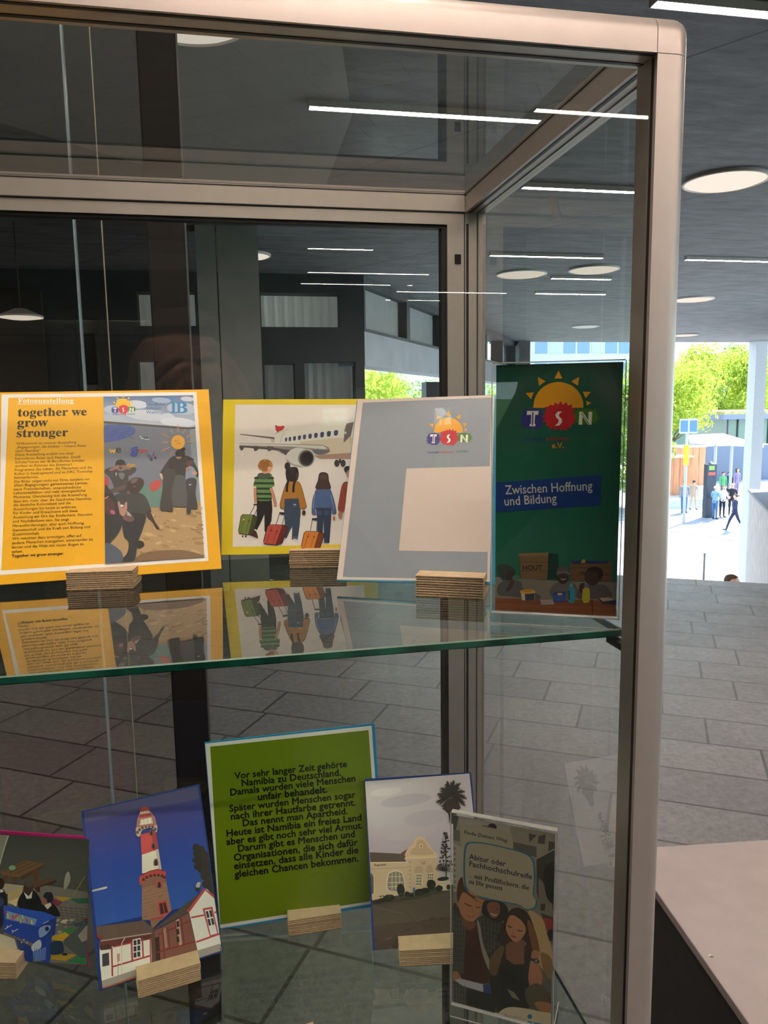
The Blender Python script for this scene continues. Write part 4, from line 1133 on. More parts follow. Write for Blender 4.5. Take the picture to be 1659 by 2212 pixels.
def holder(P, yaw, tilt, roll, w, h, zshelf, label):
    fr = frame_of(P, yaw, tilt, roll)
    o = thing('leaflet_holder', label, 'leaflet holder', (P[0], P[1], zshelf), yaw)
    inv = Matrix.Translation(o.location) @ Matrix.Rotation(yaw, 4, 'Z')
    inv = inv.inverted()

    def part(mb, name, mats, m):
        q = mb.build(name, mats); q.parent = o; q.matrix_parent_inverse = Matrix.Identity(4); q.matrix_basis = inv @ m
        return q
    F = frame_matrix(fr); hw = w / 2
    e = 0.0007
    s1 = part(MB().box(-hw, hw, 0, h, -0.002, 0), 'front_sheet', ACR, F)
    ed = MB().box(-hw, hw, h, h + e, -0.005, 0.0).box(-hw, hw, -e, 0, -0.0042, 0.0006).box(-hw - e, -hw, 0, h, -0.0007, 0.0).box(hw, hw + e, 0, h, -0.0007, 0.0)
    part(ed, 'bright_edge', ACE, F)
    part(MB().box(-hw, hw, 0, h, -0.0050, -0.0033), 'back_sheet', ACR, F)
    hb = P[2] - zshelf
    part(MB().box(-hw - 0.001, hw + 0.001, -0.0005, 0.034, 0.0006, hb - 0.0008), 'foot', ACR, inv.inverted())
    part(MB().box(-hw - 0.001, hw + 0.001, -0.0007, -0.0001, 0.0002, 0.0010).box(hw + 0.0004, hw + 0.0010, 0.0, 0.034, hb - 0.0015, hb - 0.0008).box(hw + 0.0004, hw + 0.0010, 0.0336, 0.0344, 0.0008, hb - 0.001), 'bright_edge', ACE, inv.inverted())
    return fr


def leaflet(fr, crop, quad, label, colour='#d8d4cc'):
    """thin leaflet standing just behind the holder's front sheet"""
    P, u, v, n = fr
    f2_ = (P - n * 0.0024, u, v, n)
    A = Art(f2_, crop)
    L = [A.loc(*p) for p in quad]
    x0, x1 = sum(L[i][0] for i in (0, 3)) / 2, sum(L[i][0] for i in (1, 2)) / 2
    y0, y1 = max(0.001, sum(L[i][1] for i in (2, 3)) / 2), sum(L[i][1] for i in (0, 1)) / 2
    o = MB().box(x0, x1, y0, y1, -0.0006, 0).build('leaflet', pmat('leaflet paper', lin(colour), 0.5, var=0.02), matrix=frame_matrix(f2_))
    tag(o, label, 'leaflet')
    q = [(x0, y1), (x1, y1), (x1, y0), (x0, y0)]
    return o, f2_, q


class LArt(Art):
    """artwork cut off at the leaflet's own edge"""
    def set_edge(self, q): self.edge = q; return self

    def poly(self, pts, c, g=None, sm=False):
        if sm: pts = smooth_closed(pts)
        lp = clip_poly([self.loc(*p) for p in pts], self.edge)
        if len(lp) < 3: return self
        tri = geometry.tessellate_polygon([[Vector((a, b, 0)) for a, b in lp]]); cc = self.col(c, g)
        self._emit(lp, tri, [[cc] * 3] * len(tri)); self.off += 8e-6
        return self


fh = holder((0.2316, 0.5197, -0.156), -0.4438, -0.0145, -0.0011, 0.0924, 0.186, ZS, 'clear acrylic holder on the upper shelf showing the dark green leaflet')
lf, ff, lq = leaflet(fh, C4, [(110, 104), (1092, 76), (1038, 2038), (110, 1996)], 'dark green leaflet with a sun logo and a blue banner about hope and education')
A = LArt(ff, C4, 1.0, 0.00005).set_edge(lq)
A._emit(lq, [(0, 1, 2, 3)], [[A.col('#1b5a48'), A.col('#1b5a48'), A.col('#1a7458'), A.col('#1a7458')]]); A.off += 8e-6  # darker green at the top paints in the dark reflection there
tsn_logo(A, 600, 468, 310, words=False)
A.text('TANGENI', (314, 685), (466, 683), '#26327e', 0.03); A.text('SHILONGO', (498, 684), (672, 682), '#a31f2e', 0.03); A.text('NAMIBIA', (706, 682), (870, 680), '#2c6a34', 0.02); A.text('e.V.', (542, 742), (630, 740), '#d8912a', 0.04)
A.poly([(60, 1012), (925, 947), (918, 1184), (60, 1240)], '#143f86')
A.text('Zwischen Hoffnung', (185, 1098), (855, 1064), '#e6e2d8', 0.008, h=72); A.text('und Bildung', (180, 1185), (580, 1160), '#e6e2d8', 0.008, h=72)
# wooden crates
A.poly([(290, 1555), (520, 1548), (505, 1752), (300, 1752)], '#8a6a44'); A.poly([(285, 1552), (520, 1545), (518, 1570), (290, 1576)], '#a07f54')
for y in (1622, 1688): A.line([(293, y), (512, y)], 4, '#5d4428')
A.text('HOUT', (318, 1682), (468, 1680), '#3a2c1e', 0.04); A.ell(312, 1768, 12, 16, '#5a5048'); A.ell(486, 1770, 12, 16, '#5a5048')
A.poly([(515, 1550), (590, 1560), (600, 1740), (510, 1752)], '#123c34')
A.poly([(684, 1612), (1005, 1612), (1000, 1770), (690, 1765)], '#7d5c3a'); A.poly([(690, 1610), (980, 1610), (975, 1632), (700, 1634)], '#24386e'); A.poly([(770, 1615), (785, 1597), (800, 1602), (802, 1625), (770, 1628)], '#e2a724')
for y in (1665, 1718): A.line([(688, y), (1002, y)], 4, '#503a24')
A.text('W', (758, 1718), (800, 1717), '#3a2c1e', 0.03)
A.poly([(60, 1730), (300, 1748), (720, 1770), (1060, 1775), (1060, 1920), (60, 1920)], '#8f8678')
# three children at the table
A.blob([(130, 1795), (200, 1760), (300, 1770), (330, 1830), (440, 1870), (460, 1892), (400, 1905), (230, 1885), (130, 1870)], '#5b5a58'); A.ell(208, 1708, 50, 56, '#3a2924'); A.blob([(120, 1680), (128, 1642), (180, 1636), (240, 1660), (262, 1700), (200, 1690), (178, 1765), (140, 1730)], '#333f3c'); A.blob([(225, 1760), (240, 1725), (262, 1735), (250, 1790), (215, 1840), (190, 1840)], '#4b352c'); A.ell(266, 1742, 28, 22, '#4d7a66')
A.blob([(525, 1870), (550, 1800), (610, 1770), (690, 1772), (735, 1810), (740, 1890), (600, 1905)], '#6a645f'); A.ell(628, 1735, 44, 54, '#3f2b25'); A.blob([(578, 1720), (590, 1665), (640, 1648), (690, 1690), (690, 1730), (640, 1708), (590, 1722)], '#55514f'); A.line([(612, 1748), (630, 1756), (650, 1748)], 6, '#d6c6bd'); A.line([(584, 1705), (640, 1692), (690, 1712)], 6, '#8d8884')
A.blob([(735, 1890), (760, 1810), (850, 1790), (960, 1800), (1005, 1890), (900, 1900), (790, 1905)], '#5e5a57'); A.ell(855, 1732, 62, 68, '#442c26'); A.blob([(810, 1690), (830, 1662), (890, 1655), (935, 1690), (928, 1740), (905, 1735), (890, 1700), (830, 1690)], '#1c1716'); A.ell(912, 1750, 10, 17, '#38231e'); A.blob([(760, 1850), (755, 1800), (785, 1780), (810, 1800), (800, 1870)], '#46302a')
# table top with snacks
A.poly([(60, 1895), (850, 1912), (1060, 1930), (1060, 2060), (60, 2010)], '#8a4f2c')
for y0_, c in ((1930, '#7a4223'), (1955, '#9a5c34'), (1985, '#7c4526')): A.line([(60, y0_ - 8), (520, y0_ + 8), (1060, y0_ + 22)], 5, c)
A.line([(852, 1908), (856, 2040)], 7, '#24140d')
A.poly([(304, 1845), (414, 1845), (408, 1915), (312, 1912)], '#d8ccb4'); A.poly([(335, 1862), (412, 1860), (406, 1914), (338, 1914)], '#2e3d4e'); A.ell(356, 1847, 60, 17, '#e8b01e'); A.ell(356, 1843, 36, 8, '#c98f14')
A.poly([(452, 1908), (550, 1906), (562, 1945), (462, 1948)], '#a9a39a'); A.poly([(548, 1850), (655, 1846), (646, 1925), (556, 1924)], '#3658a4'); A.poly([(560, 1856), (645, 1853), (640, 1876), (566, 1876)], '#233f7e'); A.ell(605, 1866, 22, 9, '#d8b684')
A.blob([(672, 1830), (690, 1812), (705, 1812), (720, 1832), (718, 1925), (670, 1925)], '#3a93a6'); A.poly([(680, 1782), (704, 1782), (706, 1812), (680, 1812)], '#4aa6b4'); A.line([(676, 1840), (676, 1908)], 10, '#174858')
A.blob([(780, 1835), (800, 1815), (820, 1815), (834, 1838), (830, 1922), (780, 1924)], '#b3ad2e'); A.poly([(792, 1788), (822, 1788), (826, 1815), (790, 1815)], '#6d68a0')
A.poly([(896, 1898), (1040, 1912), (1040, 1948), (930, 1938)], '#273246'); A.poly([(905, 1896), (985, 1890), (1026, 1912), (935, 1922)], '#c9a888')
A.build('print', lf)

# second holder, lower shelf
f_h2 = holder((0.2042, 0.5528, -0.513), -0.5517, -0.0204, -0.0078, 0.0862, 0.1787, ZL, 'clear acrylic holder on the lower shelf showing the speech bubble leaflet')
lf2, ff2, lq2 = leaflet(f_h2, C8, [(135, 140), (1140, 328), (1108, 2240), (132, 2080)], 'leaflet with students under a white speech bubble about the school leaving certificate')
A = LArt(ff2, C8, LO, 0.00005).set_edge(lq2)
A._emit(lq2, [(0, 1, 2, 3)], [[A.col('#9a948a'), A.col('#8d877c'), A.col('#4a4236'), A.col('#3b362c')]]); A.off += 8e-6
A.poly([(100, 110), (190, 140), (160, 290), (100, 280)], '#55524e'); A.poly([(130, 280), (205, 296), (200, 405), (130, 390)], '#6b6862'); A.poly([(180, 140), (700, 240), (690, 330), (200, 250)], '#a7a39b')
A.ell(520, 262, 45, 38, '#2c2631', 10); A.poly([(405, 240), (490, 250), (570, 282), (460, 262)], '#583440')
A.poly([(700, 250), (1150, 320), (1150, 700), (960, 580), (860, 470), (720, 460)], '#8f897c'); A.poly([(725, 405), (960, 455), (960, 560), (730, 500)], '#57544c')
for pts_ in ([(880, 320), (960, 340), (890, 410)], [(980, 350), (1050, 330), (1040, 430), (970, 420)], [(1080, 400), (1140, 410), (1140, 470), (1075, 500)]): A.poly(pts_, '#4a463c')
A.poly([(960, 580), (1150, 480), (1150, 1200), (1020, 1180), (960, 900)], '#3b382e'); A.poly([(980, 760), (1060, 850), (1110, 1010), (1140, 1160), (980, 1100)], '#77715f'); A.blob([(1030, 700), (1130, 600), (1150, 800), (1140, 1010), (1060, 950)], '#191a12')
A.poly([(1000, 1020), (1050, 1020), (1040, 1090), (1000, 1085)], '#36342a'); A.poly([(1020, 1160), (1150, 1170), (1150, 1500), (1060, 1280)], '#8e2c26'); A.ell(1100, 1330, 36, 60, '#20221d')
A.poly([(130, 420), (260, 470), (250, 900), (130, 900)], '#a8a294')
for k in range(8): A.ell(148, 470 + k * 55, 13, 16, '#7e796c')
# white bubbles and their words
A.blob([(225, 235), (400, 245), (660, 300), (715, 345), (722, 470), (640, 500), (380, 470), (245, 465), (208, 410), (203, 270)], '#a49b84')
def bubble(grow, c):
    p = [(310, 405), (480, 420), (780, 490), (900, 545), (940, 620), (948, 760), (938, 935), (965, 985), (960, 1050), (920, 1080), (860, 1082), (790, 1038), (600, 1000), (400, 955), (290, 900), (245, 830), (235, 640), (250, 450)]
    cx_, cy_ = 600, 730
    A.blob([(cx_ + (a - cx_) * grow, cy_ + (b - cy_) * grow) for a, b in p], c)
bubble(1.0, '#1d678e'); bubble(0.957, '#a69c84')
def sl(s, x0, y0, x1, y1, c, b=0.02, h=None): A.text(s, (x0, y0), (x1, y1), c, b, h)
sl('Finde Deinen Weg', 246, 325, 666, 407, '#1c2340', 0.02, 36)
sl('Abitur oder', 292, 573, 652, 648, '#171c44', 0.02, 54); sl('Fachhochschulreife', 294, 643, 912, 775, '#171c44', 0.02, 54)
sl(to_serif('... mit Profilf') + 'ä' + to_serif('chern, die'), 290, 755, 888, 882, '#24252c', 0.008, 46); sl(to_serif('zu Dir passen'), 288, 815, 620, 886, '#24252c', 0.008, 46)
# young man with checked shirt
A.blob([(130, 1060), (190, 1060), (230, 1200), (300, 1240), (370, 1160), (470, 1130), (630, 1210), (640, 1300), (560, 1500), (520, 1700), (500, 1800), (250, 1780), (130, 1720)], '#35382f')
A.blob([(235, 1230), (300, 1250), (372, 1200), (400, 1350), (440, 1560), (480, 1790), (250, 1770), (220, 1600), (245, 1400)], '#45271e')
for k in range(9): A.line([(140 + k * 14, 1080 + k * 20), (150 + k * 10, 1700)], 5, '#4c5048' if k % 2 else '#5e635b')
for k in range(12): A.line([(130, 1150 + k * 50), (240, 1180 + k * 48)], 5, '#51554c')
for k in range(6): A.line([(400 + k * 38, 1140 + k * 14), (420 + k * 30, 1500)], 5, '#54594f'); A.line([(385 + k * 8, 1180 + k * 55), (600 - k * 12, 1240 + k * 55)], 5, '#4d5149')
A.blob([(370, 1180), (400, 1230), (430, 1400), (480, 1540), (540, 1690), (510, 1710), (440, 1560), (400, 1400)], '#8a8474')
A.blob([(205, 1100), (260, 1180), (340, 1190), (360, 1230), (300, 1280), (235, 1230)], '#6e4734')
A.blob([(190, 940), (240, 880), (340, 910), (410, 985), (415, 1060), (385, 1140), (330, 1190), (280, 1180), (220, 1130), (190, 1040)], '#a5714f')
A.blob([(180, 1010), (170, 900), (185, 800), (225, 750), (250, 850), (320, 930), (440, 965), (465, 990), (440, 1032), (380, 1000), (300, 940), (235, 900), (200, 960)], '#4a3420'); A.blob([(350, 950), (440, 975), (462, 1000), (430, 1030), (370, 985)], '#9a7040')
A.line([(245, 1010), (285, 1030), (318, 1038)], 11, '#4c301e'); A.line([(355, 1048), (385, 1052), (405, 1050)], 9, '#4c301e'); A.line([(330, 1035), (322, 1090), (345, 1100)], 6, '#835237'); A.line([(270, 1130), (310, 1150), (345, 1142)], 7, '#6d3f2d'); A.ell(180, 1020, 10, 26, '#8f6044')
A.blob([(135, 1690), (180, 1690), (218, 1760), (180, 1790), (135, 1760)], '#96664a'); A.poly([(205, 1755), (440, 1815), (430, 1890), (220, 1825), (150, 1770)], '#a3a6ab'); A.poly([(428, 1815), (515, 1820), (525, 1945), (440, 1890)], '#2a3f74')
A.poly([(130, 1790), (280, 1850), (270, 2100), (130, 2060)], '#3c3e34')
for k in range(5): A.line([(140 + k * 28, 1810), (140 + k * 28, 2080)], 5, '#5c6058'); A.line([(132, 1850 + k * 55), (275, 1880 + k * 55)], 5, '#565a50')
A.poly([(270, 1850), (560, 1920), (540, 2200), (260, 2150)], '#20211a')
# smiling woman between them
A.blob([(420, 1080), (440, 990), (520, 980), (640, 1010), (680, 1090), (640, 1180), (560, 1190), (440, 1130)], '#1d1912'); A.blob([(470, 1040), (500, 1000), (570, 1000), (600, 1040), (590, 1120), (545, 1160), (500, 1130)], '#7a4c30'); A.line([(510, 1110), (545, 1130), (570, 1122)], 9, '#d3c4b0'); A.line([(498, 1045), (525, 1055)], 7, '#33201a'); A.line([(560, 1060), (585, 1066)], 7, '#33201a')
# young woman with long hair and dark top
A.blob([(880, 1095), (960, 1110), (1030, 1180), (1060, 1300), (1115, 1480), (1110, 1700), (1000, 1640), (930, 1400)], '#a68c60'); A.blob([(1000, 1500), (1110, 1560), (1112, 1760), (1040, 1700)], '#775c32')
A.blob([(500, 1560), (580, 1430), (700, 1400), (850, 1420), (930, 1500), (960, 1700), (930, 2000), (700, 2100), (560, 2050), (500, 1800)], '#1c1e14')
A.blob([(640, 1180), (665, 1110), (740, 1055), (820, 1065), (890, 1130), (950, 1290), (980, 1400), (985, 1500), (880, 1470), (840, 1380), (700, 1400), (660, 1440), (570, 1380), (600, 1280)], '#2b2013')
A.blob([(870, 1180), (930, 1240), (985, 1420), (980, 1500), (930, 1490), (900, 1380)], '#6d4524')
A.blob([(650, 1450), (700, 1390), (830, 1370), (850, 1450), (840, 1600), (780, 1625), (700, 1600), (655, 1540)], '#6f4a34')
A.blob([(660, 1230), (690, 1140), (740, 1130), (820, 1190), (855, 1260), (840, 1320), (790, 1380), (745, 1390), (700, 1350), (665, 1290)], '#a2704f')
A.line([(675, 1230), (705, 1245), (722, 1248)], 12, '#3c261a'); A.line([(770, 1275), (800, 1285), (825, 1280)], 12, '#3c261a'); A.line([(735, 1260), (720, 1305), (745, 1318)], 6, '#83543a'); A.blob([(705, 1325), (735, 1328), (765, 1345), (730, 1350)], '#7a3f34')
A.line([(650, 1440), (655, 1560)], 9, '#15170f'); A.line([(840, 1440), (845, 1600)], 9, '#15170f'); A.poly([(610, 1560), (660, 1560), (740, 1615), (840, 1610), (870, 1580), (880, 2100), (600, 2080)], '#15170f')
A.blob([(500, 1560), (590, 1440), (640, 1450), (600, 1600), (560, 1720), (500, 1700)], '#5d4a32')
# friend's arm with a watch
A.blob([(905, 1560), (920, 1480), (985, 1490), (985, 1600), (1020, 1720), (1015, 1800), (975, 1850), (940, 1800), (905, 1850), (880, 1760), (890, 1640)], '#9c6a4b')
for x in (900, 930, 965, 1000): A.line([(x, 1730), (x - 6 + (x - 900) * 0.25, 1820)], 4, '#6d452f')
A.line([(900, 1560), (990, 1590)], 26, '#23251c'); A.ell(958, 1578, 24, 28, '#2f3430', 15); A.ell(958, 1578, 13, 16, '#6d746e', 15)
A.blob([(860, 1850), (960, 1800), (1060, 1860), (1110, 2000), (1080, 2090), (900, 2030), (850, 1930)], '#4b4632'); A.blob([(940, 2000), (1000, 1980), (1110, 2010), (1110, 2110), (1010, 2085)], '#93623f'); A.poly([(665, 1850), (740, 1890), (800, 1975), (720, 1940)], '#6f6a5a')
# logo corner
A.blob([(540, 2240), (560, 2140), (610, 2070), (700, 2035), (860, 2050), (1000, 2080), (1140, 2120), (1140, 2320), (540, 2320)], '#b3a78c')
sl('Berufliche', 645, 2128, 850, 2170, '#747a86', 0.0, 30); sl('Schulen', 645, 2178, 800, 2210, '#747a86', 0.0, 30); sl('Waiblingen', 645, 2222, 860, 2262, '#747a86', 0.0, 30)
ib_logo(A, 870, 2300, 190, '#1b7ea8', 0.2)
A.build('print', lf2)

# ------------------------------------------------------------------ lighthouse photo card
fl = frame_of((-0.0818, 0.6754, -0.517), 0.1879, 0.4121, 0.0349)
lc_ = card('photo_card', 'dark blue edged photo card of a red and white lighthouse, leaning to the right', 'photo card', fl, 0.1112, 0.1558, '#1d3f86')
A = Art(fl, C5, LO)
A.clip = [(602, 345), (1418, 158), (1588, 1335), (735, 1612)]
A.grad([(602, 345), (1418, 158), (1530, 960), (690, 1165)], '#433f60', '#24489a')
A.grad([(615, 420), (1430, 250), (1480, 600), (650, 760)], '#35346a', '#233c88'); A.grad([(650, 760), (1480, 600), (1535, 980), (690, 1165)], '#233c88', '#2a4f9c')
A.poly([(660, 905), (765, 878), (770, 888), (755, 896), (662, 916)], '#b9b2a6')
# tree
for x, y, r in ((1405, 600, 26), (1420, 640, 36), (1440, 620, 30), (1435, 690, 42), (1465, 660, 34), (1455, 740, 44), (1480, 720, 36), (1490, 800, 42), (1470, 800, 34), (1505, 860, 40), (1480, 860, 30), (1520, 915, 26), (1395, 690, 18), (1410, 735, 22)): A.ell(x, y, r, r * 1.1, '#2a2722', 20, n=11)
# tower
A.poly([(1016, 870), (1190, 835), (1230, 1050), (1160, 1120), (1018, 1118)], '#8a6a56')
for k in range(9): A.line([(1017, 900 + k * 26), (1195 + k * 4, 862 + k * 22)], 2.5, '#6d5243')
for k in range(60): A.line([(1022 + (k * 37) % 165 + (k // 8) * 2, 890 + (k * 23) % 210), (1030 + (k * 37) % 165 + (k // 8) * 2, 888 + (k * 23) % 210)], 5, '#77594a')
A.poly([(1016, 640), (1135, 610), (1158, 755), (1018, 785)], '#cfc0b2'); A.poly([(1006, 505), (1115, 480), (1136, 612), (1014, 652)], '#b3494a'); A.poly([(1085, 490), (1115, 482), (1136, 612), (1100, 622)], '#943a3c'); A.poly([(1115, 615), (1135, 610), (1158, 755), (1135, 760)], '#aa9c92')
A.poly([(1012, 800), (1182, 770), (1190, 850), (1016, 890)], '#7a5a4a')
A.blob([(998, 830), (1010, 800), (1100, 760), (1180, 765), (1187, 800), (1180, 828), (1150, 800), (1120, 795), (1060, 810), (1020, 850), (1006, 870)], '#a9423e'); A.line([(1010, 800), (1070, 770), (1130, 755), (1180, 768)], 7, '#7a2b2c')
for x, y in ((1028, 828), (1052, 812), (1080, 803), (1108, 797), (1135, 797), (1160, 802), (1178, 812)): A.ell(x, y, 10, 11, '#4a2622')
A.blob([(972, 470), (985, 440), (1040, 415), (1110, 425), (1127, 450), (1122, 490), (1100, 470), (1070, 458), (1020, 475), (1000, 520), (978, 510)], '#a99a8c')
for x, y in ((985, 490), (1000, 472), (1020, 458), (1045, 448), (1070, 446), (1093, 452), (1112, 468)): A.ell(x, y, 10, 12, '#54443c')
A.poly([(985, 395), (1000, 350), (1080, 345), (1110, 385), (1118, 440), (980, 455)], '#97605a'); A.poly([(1008, 400), (1085, 385), (1095, 425), (1000, 440)], '#cdbfb2'); A.line([(978, 455), (984, 400), (1108, 380), (1120, 440)], 4, '#8f7a70')
for x in (984, 1005, 1030, 1056, 1082, 1108): A.line([(x, 395), (x + 4, 445)], 3, '#8f7a70')
A.poly([(1003, 345), (1068, 332), (1080, 352), (1005, 365)], '#b8aea6'); A.poly([(1000, 362), (1080, 350), (1088, 372), (1000, 385)], '#8b3431'); A.blob([(1005, 345), (1012, 318), (1035, 306), (1060, 312), (1072, 335), (1040, 335)], '#a23c38')
for k in range(5): A.line([(1012 + k * 14, 340 - k * 1.5), (1014 + k * 14, 362 - k * 2)], 2.5, '#6a6460')
for x, y, w_, h_ in ((1083, 492, 13, 18), (1098, 585, 13, 21), (1117, 703, 15, 24), (1140, 862, 14, 23)):
    if y > 800: A.poly([(x - 25, y + 28), (x - 22, y - 22), (x, y - 34), (x + 22, y - 22), (x + 26, y + 22)], '#b5484a')
    A.blob([(x - w_, y + h_), (x - w_, y - h_ * .4), (x - w_ * .3, y - h_), (x + w_ * .6, y - h_ * .9), (x + w_, y - h_ * .2), (x + w_, y + h_ * .9)], '#6a5348'); A.blob([(x - w_ * .5, y + h_), (x - w_ * .5, y - h_ * .3), (x + w_ * .2, y - h_ * .7), (x + w_ * .7, y), (x + w_ * .7, y + h_ * .9)], '#2f2624')
A.poly([(1128, 990), (1192, 978), (1212, 1065), (1142, 1090)], '#b3434a'); A.poly([(1140, 1000), (1186, 990), (1205, 1062), (1150, 1078)], '#3d2624'); A.line([(1165, 995), (1178, 1070)], 5, '#a24448')
A.poly([(1072, 1110), (1180, 1088), (1170, 1105), (1076, 1125)], '#a13c3a'); A.poly([(1075, 1120), (1165, 1105), (1100, 1175), (1085, 1170)], '#7a5c4c')
# left wing and right wing
A.poly([(690, 1165), (1030, 1120), (1100, 1180), (1090, 1208), (735, 1268), (692, 1215)], '#5a4a42'); A.poly([(692, 1208), (742, 1246), (722, 1262), (694, 1232)], '#7a2c2a'); A.line([(720, 1268), (1085, 1212)], 8, '#9c8f86')
A.poly([(712, 1275), (1080, 1218), (1092, 1440), (720, 1560)], '#d8c9bb')
A.poly([(712, 1275), (1080, 1218), (1082, 1255), (714, 1325)], '#5b2f2a'); A.poly([(718, 1300), (790, 1290), (798, 1325), (720, 1335)], '#3a2a24')
A.poly([(718, 1345), (795, 1325), (800, 1520), (728, 1550)], '#cfc5bc'); A.poly([(732, 1362), (780, 1350), (784, 1440), (734, 1452)], '#32343e'); A.line([(800, 1310), (806, 1520)], 12, '#98393a'); A.line([(806, 1452), (1080, 1372)], 12, '#98393a')
A.line([(942, 1270), (948, 1410)], 13, '#98393a'); A.line([(1020, 1255), (1026, 1385)], 11, '#98393a'); A.line([(1076, 1245), (1080, 1430)], 9, '#98393a'); A.line([(812, 1310), (945, 1280)], 9, '#98393a')
A.poly([(950, 1258), (1008, 1245), (1015, 1385), (955, 1400)], '#d9cfc4')
for i in range(2):
    for k in range(3): A.poly([(956 + i * 27, 1264 - i * 6 + k * 44), (977 + i * 27, 1260 - i * 6 + k * 44), (979 + i * 27, 1296 - i * 6 + k * 44), (958 + i * 27, 1300 - i * 6 + k * 44)], '#33302f')
A.line([(895, 1245), (872, 1285), (872, 1508)], 6, '#b9ada2'); A.line([(846, 1410), (846, 1530)], 4, '#7c6a62'); A.poly([(838, 1360), (858, 1356), (858, 1412), (840, 1415)], '#b07a70')
A.poly([(720, 1555), (1092, 1432), (1095, 1480), (725, 1606)], '#8d8680'); A.poly([(735, 1602), (1095, 1478), (1100, 1500), (735, 1618)], '#8a4a34')
A.poly([(1090, 1205), (1355, 1065), (1425, 1385), (1170, 1420), (1085, 1440)], '#6f4a40'); A.poly([(1080, 1218), (1110, 1205), (1118, 1425), (1088, 1430)], '#503f38')
A.poly([(1092, 1190), (1430, 925), (1480, 880), (1362, 1060), (1150, 1165), (1100, 1205)], '#4a403a'); A.poly([(1110, 1245), (1140, 1235), (1150, 1420), (1118, 1425)], '#38231f')
A.line([(1165, 1175), (1180, 1400)], 10, '#6f2b2a'); A.line([(1255, 1120), (1280, 1300)], 10, '#6f2b2a'); A.line([(1120, 1350), (1400, 1270)], 10, '#6f2b2a'); A.line([(1200, 1170), (1216, 1325)], 10, '#6f2b2a'); A.line([(1293, 1090), (1318, 1290)], 10, '#6f2b2a'); A.line([(1130, 1225), (1370, 1120)], 9, '#6f2b2a')
A.poly([(1258, 1120), (1282, 1108), (1305, 1292), (1282, 1300)], '#9a8478'); A.poly([(1168, 1180), (1186, 1172), (1200, 1310), (1184, 1318)], '#8a7468')
for k in range(3): A.poly([(1262, 1130 + k * 55), (1280, 1122 + k * 55), (1286, 1162 + k * 55), (1268, 1170 + k * 55)], '#33282a')
A.poly([(1355, 1062), (1478, 895), (1540, 950), (1585, 1290), (1425, 1385)], '#dccdbe'); A.line([(1345, 1060), (1465, 898), (1540, 955)], 20, '#a3443e')
A.line([(1368, 1100), (1470, 1080)], 12, '#a3403f'); A.line([(1405, 1275), (1575, 1215)], 13, '#a3403f'); A.line([(1535, 1065), (1555, 1058)], 12, '#a3403f')
A.poly([(1450, 1035), (1520, 1022), (1565, 1215), (1502, 1235)], '#a3403f'); A.poly([(1466, 1046), (1512, 1038), (1556, 1212), (1508, 1226)], '#d6cdc4')
for a, b in ((1472, 1056), (1496, 1050), (1484, 1112), (1508, 1106)): A.poly([(a, b), (a + 17, b - 4), (a + 29, b + 42), (a + 12, b + 47)], '#2f2c2e')
A.poly([(1415, 1335), (1575, 1285), (1590, 1335), (1425, 1388)], '#8f8780'); A.line([(1574, 1315), (1584, 1334)], 6, '#2d2725'); A.poly([(1402, 870), (1415, 846), (1438, 848), (1428, 885), (1405, 892)], '#b3a79c'); A.poly([(1400, 885), (1430, 885), (1428, 910), (1405, 912)], '#2b2624')
A.build('print', lc_)
kraft_block(-0.1015, 0.6545, ZL, R(11.5), 0.0557, 0.0178, fl, 'kraft board block holding the lighthouse photo card', seed=4)

# ------------------------------------------------------------------ green text board
fg = frame_of((0.0545, 0.7231, -0.517), -0.0512, 0.0636, 0.0385)
gb = card('text_board', 'olive green board of black German text with white and blue edges, lower shelf', 'board', fg, 0.1702, 0.1943, '#1f93cc')
A = Art(fg, C6)
A.poly([(55, 275), (1546, 114), (1580, 600), (1535, 1712), (190, 1928)], PAPER)
A.poly([(100, 302), (1518, 154), (1550, 600), (1532, 1688), (190, 1896)], '#728a0d')
for s_, xa, ya, xb, yb in [('Vor sehr langer Zeit gehörte', 318, 592, 1322, 482), ('Namibia zu Deutschland.', 382, 657, 1268, 560), ('Damals wurden viele Menschen', 280, 740, 1398, 612), ('unfair behandelt.', 527, 783, 1145, 713),
                           ('Später wurden Menschen sogar', 272, 885, 1400, 757), ('nach ihrer Hautfarbe getrennt.', 285, 957, 1398, 828), ('Das nennt man Apartheid.', 392, 1015, 1328, 905), ('Heute ist Namibia ein freies Land', 247, 1108, 1452, 963),
                           ('aber es gibt noch sehr viel Armut.', 245, 1183, 1462, 1032), ('Darum gibt es Menschen und', 350, 1243, 1392, 1110), ('Organisationen, die sich dafür', 312, 1325, 1420, 1185), ('einsetzen, dass alle Kinder die', 315, 1400, 1424, 1253), ('gleichen Chancen bekommen.', 318, 1475, 1425, 1328)]:
    A.text(s_, (xa, ya), (xb, yb), '#0b0d08', 0.036)
A.build('print', gb)
kraft_block(0.0372, 0.7073, ZL, R(0.5), 0.0535, 0.0175, fg, 'kraft board block at the foot of the green text board', seed=5)

